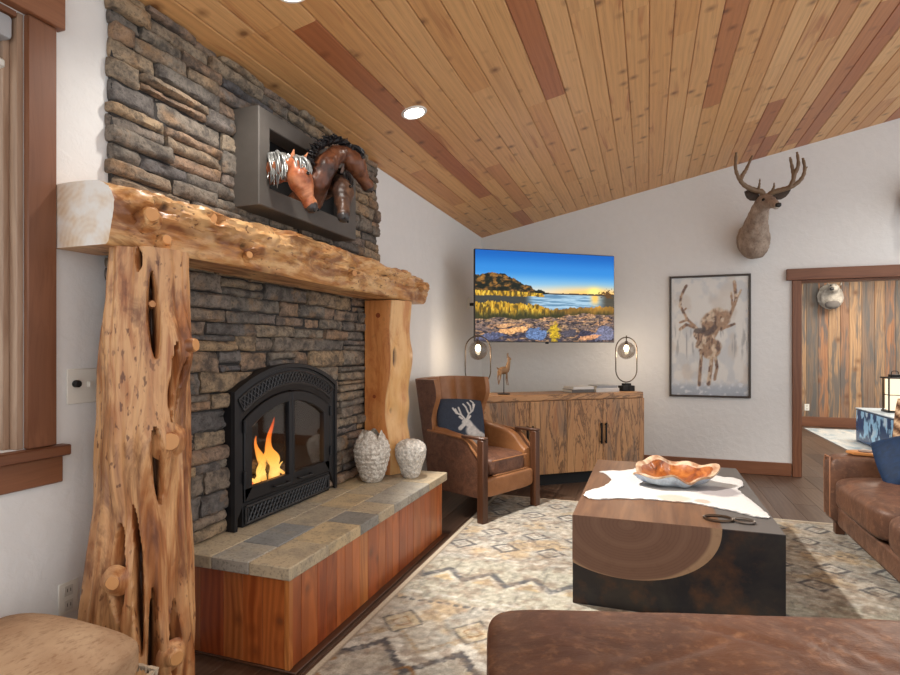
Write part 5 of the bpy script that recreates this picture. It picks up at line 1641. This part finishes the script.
for s, a0, a1 in ((-1, (1.035, 6.30, 2.835), (.905, 6.27, 2.905)), (1, (1.145, 6.29, 2.83), (1.305, 6.26, 2.885))):
    bm = newbm()
    a0, a1 = V(a0), V(a1)
    tube(bm, [a0.lerp(a1, t) for t in (0, .15, .4, .65, .85, 1)], [.022, .040, .056, .050, .030, .004], 14, flats=.35)
    obj('ear', bm, DEERDARK, bd)
bm = newbm(); superbox(bm, (1.163, 6.072, 2.702), (.027, .022, .022), 2.6, 5); obj('nose', bm, NOSE, bd)
bm = newbm(); superbox(bm, (1.148, 6.085, 2.678), (.022, .022, .012), 2.4, 5); obj('chin', bm, GREYFUR, bd)
for e in ((1.060, 6.195, 2.792), (1.165, 6.20, 2.792)):
    bm = newbm(); superbox(bm, e, (.015, .015, .015), 2, 5); obj('eye', bm, EYE, bd)
def antler(paths, name='antler'):
    bm = newbm()
    for pts, r0, r1 in paths:
        sp = smooth_path(pts, 6); n_ = len(sp)
        tube(bm, sp, [max(.004, r0+(r1-r0)*(i/(n_-1))**1.2)+.002*math.sin(i*2.1) for i in range(n_)], 10)
    obj(name, bm, ANTLER, dm, ang=80)
antler([([(1.072, 6.275, 2.845), (1.050, 6.25, 2.885), (.982, 6.22, 2.902), (.893, 6.15, 2.932), (.835, 6.10, 2.992), (.800, 6.08, 3.094), (.806, 6.08, 3.240)], .029, .012),
        ([(.842, 6.10, 2.975), (.862, 6.11, 3.02), (.900, 6.12, 3.085), (.955, 6.15, 3.215)], .024, .010), ([(.900, 6.12, 3.075), (.925, 6.10, 3.135)], .013, .005), ([(1.02, 6.23, 2.892), (1.024, 6.19, 2.94), (1.027, 6.18, 2.995)], .015, .005)])
antler([([(1.12, 6.275, 2.845), (1.15, 6.25, 2.870), (1.227, 6.24, 2.885), (1.308, 6.22, 2.905), (1.380, 6.21, 2.960), (1.410, 6.2, 3.045), (1.395, 6.2, 3.160)], .029, .012),
        ([(1.292, 6.22, 2.900), (1.318, 6.2, 2.98), (1.305, 6.2, 3.08), (1.283, 6.18, 3.177)], .023, .010), ([(1.316, 6.2, 3.0), (1.352, 6.18, 3.09), (1.341, 6.18, 3.218)], .021, .010), ([(1.14, 6.25, 2.868), (1.15, 6.2, 2.91), (1.148, 6.18, 2.945)], .015, .005), ([(1.410, 6.2, 3.05), (1.432, 6.2, 3.075)], .011, .005)])

# dark mount just entering the picture at the right
bk = thing('black_bear_mount', (2.50, YB, 2.72), 'black furry head mount at the very right edge of the back wall', 'animal mount')
pr = [('s', (2.53, 6.70, 2.82), (.17, .09, .20)), ('c', (2.53, 6.66, 2.82), .14, (2.53, 6.52, 2.86), .115), ('c', (2.53, 6.52, 2.84), .09, (2.54, 6.38, 2.80), .045), ('s', (2.46, 6.56, 2.98), (.035, .02, .04)), ('s', (2.66, 6.56, 2.98), (.035, .02, .04))]
bb = organic('head', pr, .014, BLACKFUR, bk, 5)
bm = newbm(); superbox(bm, (2.535, 6.335, 2.80), (.022, .018, .018), 2.4, 4); obj('nose', bm, NOSE, bb)

# small furry mount on the board wall beyond
sf = thing('small_animal_mount', (2.955, YF, 2.08), 'small pale grey furry animal mount high on the board wall beyond the opening', 'animal mount')
pr = [('s', (2.955, YF-.05, 2.25), (.20, .07, .225)), ('s', (2.955, YF-.16, 2.22), (.17, .12, .19)), ('c', (2.955, YF-.22, 2.34), .10, (2.93, YF-.34, 2.37), .075), ('c', (2.93, YF-.34, 2.37), .06, (2.88, YF-.44, 2.34), .045)]
sb_ = organic('body', pr, .015, GREYFUR, sf, 5, lambda p: .008*fbm(p*22))
bm = newbm(); superbox(bm, (2.868, YF-.482, 2.342), (.034, .02, .028), 2.4, 4); obj('nose', bm, NOSE, sb_)
for x in (2.88, 3.05):
    bm = newbm(); tube(bm, [(x, YF-.25, 2.42), (x+(x-2.965)*.3, YF-.25, 2.49)], [.03, .008], 10, flat=.5); obj('ear', bm, GREYFUR, sb_)
for x in (2.875, 2.945):
    bm = newbm(); superbox(bm, (x, YF-.395, 2.405), (.012,)*3, 2, 4); obj('eye', bm, EYE, sb_)
bm = newbm(); superbox(bm, (2.945, YF-.215, 2.10), (.11, .075, .075), 2.2, 6); obj('dark_chest', bm, plain('dark_chest_fur', lin(104, 98, 94), .9, bump=(90, .6), var=.3), sb_)

# ------------------------------------------------------------------ framed elk print
PX0, PX1, PZ0, PZ1 = .226, 1.040, .812, 2.150
pf_ = thing('framed_print', ((PX0+PX1)/2, YB, PZ0), 'tall thin-framed brown and white print of a bull elk on the back wall', 'picture')
bm = newbm(); g = .022
for lo_, hi_ in (((PX0, YB-.03, PZ0), (PX0+g, YB-.001, PZ1)), ((PX1-g, YB-.03, PZ0), (PX1, YB-.001, PZ1)), ((PX0+g, YB-.03, PZ0), (PX1-g, YB-.001, PZ0+g)), ((PX0+g, YB-.03, PZ1-g), (PX1-g, YB-.001, PZ1))):
    box(bm, lo_, hi_, .002)
obj('frame', bm, plain('dark_brown_frame', lin(58, 46, 38), .4), pf_)
def elkcol(u, v):
    n = nfbm(u*9, v*12)
    c = np.tile(np.array([226, 222, 216])/255., (len(u), 1)); c = mixc(c, (206, 206, 206), sm(.45, .65, n))
    c = mixc(c, (208, 196, 184), sm(.60, .75, nfbm(u*5+3, v*5))*.6)
    tr = sm(.56, .68, nfbm(u*34, v*5))*sm(.66, .5, v)*sm(.25, .4, v); c = mixc(c, (150, 148, 148), tr*.65)
    c = mixc(c, (168, 176, 188), sm(.13, .05, v+.03*(n-.5))*.9); c = mixc(c, (214, 216, 220), sm(.55, .7, nfbm(u*20, v*30))*sm(.16, .1, v))
    br = np.tile(np.array([166, 130, 98])/255., (len(u), 1)); br = mixc(br, (104, 72, 50), sm(.52, .64, nfbm(u*26, v*20))); br = mixc(br, (206, 182, 154), sm(.52, .66, nfbm(u*18+7, v*22+2))); br = br*(1+.4*(nfbm(u*60, v*60)[:, None]-.5))
    m = np.zeros(len(u))
    def E(*a, soft=.12): np.maximum(m, sm(soft, -soft, elld(u, v, *a)+.25*(nfbm(u*24, v*24)-.5)), out=m)
    def S(p, w): np.maximum(m, sm(w*1.35, w*.75, segd(u, v*1.5, [(a, b*1.5) for a, b in p])+.01*(nfbm(u*40, v*40)-.5)), out=m)
    E(.58, .63, .19, .10, .2); E(.50, .53, .17, .075, .5); E(.51, .40, .14, .09); E(.38, .50, .10, .05, -.5); S([(.40, .50), (.36, .42)], .035)
    S([(.40, .36), (.385, .22), (.37, .09)], .020); S([(.54, .36), (.52, .24), (.49, .10)], .024); S([(.57, .36), (.60, .24), (.57, .14)], .018)
    S([(.34, .57), (.20, .60), (.12, .56)], .018)
    S([(.34, .57), (.22, .64), (.12, .76), (.13, .84), (.20, .93)], .017); S([(.22, .64), (.12, .62)], .012); S([(.15, .71), (.20, .74)], .010)
    S([(.60, .58), (.76, .66), (.84, .80), (.82, .95)], .020); S([(.80, .73), (.78, .86)], .013); S([(.83, .78), (.90, .88)], .013); S([(.68, .62), (.66, .72)], .012); S([(.66, .56), (.82, .60)], .016)
    c = c*(1-m[:, None])+br*m[:, None]
    d = sm(.03, .015, segd(u, v, [(.33, .545), (.44, .55)])); c = mixc(c, (60, 40, 30), d*.7)
    dk = sm(.1, -.2, elld(u, v, .52, .545, .10, .03, .4)); c = mixc(c, (78, 52, 36), dk*.7)
    return c
paint_grid('print', 110, 180, lambda u, v: np.stack([PX0+g*.8+u*(PX1-PX0-1.6*g), YB-.012+0*u, PZ0+g*.8+v*(PZ1-PZ0-1.6*g)], -1), elkcol, PRINT, pf_)
bm = newbm(); box(bm, (PX0+g*.9, YB-.020, PZ0+g*.9), (PX1-g*.9, YB-.018, PZ1-g*.9)); obj('glazing', bm, glass_mat('picture_glass', (.98, .98, .98, 1), .03, .35), pf_)

# ------------------------------------------------------------------ hide-covered bench under the window
be = thing('hide_bench', (-1.68, .65, 0), 'tan hide covered bench under the window at the lower left corner', 'bench')
bm = newbm()
def bz(q):
    k = max(0, 1-abs(q.x/.288)**2.5)*max(0, 1-abs(q.y/.62)**10)
    return q+V((0, 0, (.078*k+.006*fbm(q*6)) if q.z > 0 else 0))
superbox(bm, (-1.655, .67, .425), (.288, .625, .050), 7, 30, puff=bz)
obj('hide_pad', bm, HIDE, be, ang=80)
bm = newbm()
for k in range(150):   # ragged hair edge along the bottom of the hide
    s = k/149
    if s < .75: p = V((-1.371, .07+s/.75*1.21, .388))
    else: p = V((-1.372-(s-.75)/.25*.42, 1.291, .388))
    tube(bm, [p, p+V((random.uniform(.0, .006) if s < .75 else 0, random.uniform(-.006, .006), -random.uniform(.012, .028)))], [.008, .003], 5)
obj('hair_fringe', bm, fur_mat('pale_fringe_hair', lin(206, 190, 168), lin(188, 168, 144), lin(150, 124, 100)), be)
bm = newbm(); box(bm, (-1.92, .08, .25), (-1.41, 1.255, .374), .006, grain=1); obj('bench_frame', bm, wood('bench_brown_wood', [(0, lin(128, 80, 50)), (1, lin(136, 86, 54))], .5, tone=.5), be)
for x in (-1.89, -1.445):
    for y in (.12, 1.215):
        bm = newbm(); box(bm, (x-.03, y-.03, .001), (x+.03, y+.03, .2495), .005, grain=2); obj('leg', bm, CHAIRWOOD, be)

# ------------------------------------------------------------------ things in the room beyond
hr = thing('hall_rug', (3.6, 9.6, 0), 'pale blue grey rug on the floor beyond the opening', 'rug')
def hallrug(u, v):
    c = np.tile(np.array([196, 198, 196])/255., (len(u), 1)); c = mixc(c, (158, 172, 180), sm(.48, .66, nfbm(u*14, v*14))); return mixc(c, (214, 210, 202), sm(.55, .7, nfbm(u*30, v*8)))
paint_grid('hall_pile', 60, 80, lambda u, v: np.stack([2.50+u*2.3, 8.2+v*2.85, .008+0*u], -1), hallrug, RUGMAT, hr)
bm = newbm(); box(bm, (2.50, 8.2, .0005), (4.80, 11.05, .0078)); obj('hall_backing', bm, plain('rug_edge_grey', lin(180, 178, 172), .95), hr)
bt = thing('blue_block_table', (3.2, 9.05, .0085), 'navy block table with pale blue marbled side beyond the couch arm', 'table')
bm = newbm(); box(bm, (2.865, 8.35, .0085), (3.55, 9.75, .475), .01); obj('block', bm, plain('navy_lacquer', lin(34, 62, 92), .3, var=.15), bt)
bm = newbm(); box(bm, (2.86, 8.345, .4755), (3.555, 9.755, .490), .003); obj('pale_top', bm, plain('pale_table_top', lin(176, 188, 196), .3, var=.1), bt)
def marb(u, v):
    c = np.tile(np.array([30, 74, 116])/255., (len(u), 1)); n = nfbm(u*16, v*2.0)
    m = sm(.48, .53, n)*sm(.06, .18, v); c = mixc(c, (160, 210, 240), m); return mixc(c, (206, 228, 240), sm(.60, .7, nfbm(u*9, v*2.2))*m)
paint_grid('marbled_side', 110, 40, lambda u, v: np.stack([2.8635+0*u, 9.72-u*1.35, .03+v*.43], -1), marb, BLUEPRINT, bt)
ln = thing('lantern_lamp', (3.15, 9.2, .4905), 'glowing black framed lantern standing on the navy block table', 'lamp')
bm = newbm()
for x in (-.10, .10):
    for y in (-.10, .10): box(bm, (3.15+x-.008, 9.2+y-.008, .4905), (3.15+x+.008, 9.2+y+.008, .96))
box(bm, (3.03, 9.08, .4905), (3.27, 9.32, .515), .003); box(bm, (3.02, 9.07, .945), (3.28, 9.33, .965), .003); box(bm, (3.09, 9.14, .965), (3.21, 9.26, 1.0), .004)
for y in (-.10, .10): box(bm, (3.04, 9.2+y-.005, .72), (3.26, 9.2+y+.005, .73))
for x in (-.10, .10): box(bm, (3.15+x-.005, 9.1, .72), (3.15+x+.005, 9.3, .73))
obj('lantern_frame', bm, BLACKMETAL, ln)
bm = newbm(); box(bm, (3.065, 9.115, .517), (3.235, 9.285, .943), .01); obj('frosted_shade', bm, LANTERN, ln)
bm = newbm(); tube(bm, smooth_path([(3.11, 9.2, .99), (3.12, 9.2, 1.04), (3.18, 9.2, 1.04), (3.19, 9.2, .99)], 5), .005, 6); obj('handle', bm, BLACKMETAL, ln)

# ------------------------------------------------------------------ camera, world, colour management
cd = bpy.data.cameras.new('camera'); co_ = bpy.data.objects.new('camera', cd); COL.objects.link(co_)
co_.location = (0, 0, 1.33); co_.rotation_euler = (R(90), 0, math.atan(198/565))
cd.sensor_fit = 'HORIZONTAL'; cd.sensor_width = 36; cd.lens = 565/900*36; cd.shift_x = 0; cd.shift_y = 12.5/900
cd.clip_start = .02
SC.camera = co_
w = bpy.data.worlds.new('daylight'); SC.world = w; w.use_nodes = True
bg = w.node_tree.nodes['Background']; bg.inputs[0].default_value = (.95, .975, 1.0, 1); bg.inputs[1].default_value = WORLD
SC.view_settings.view_transform = 'Standard'; SC.view_settings.look = 'None'
SC.view_settings.exposure = EXPO; SC.view_settings.gamma = 1; SC.view_settings.use_curve_mapping = False
SC.cycles.max_bounces = 8; SC.cycles.diffuse_bounces = 4; SC.cycles.transparent_max_bounces = 16
SC.cycles.sample_clamp_indirect = 6
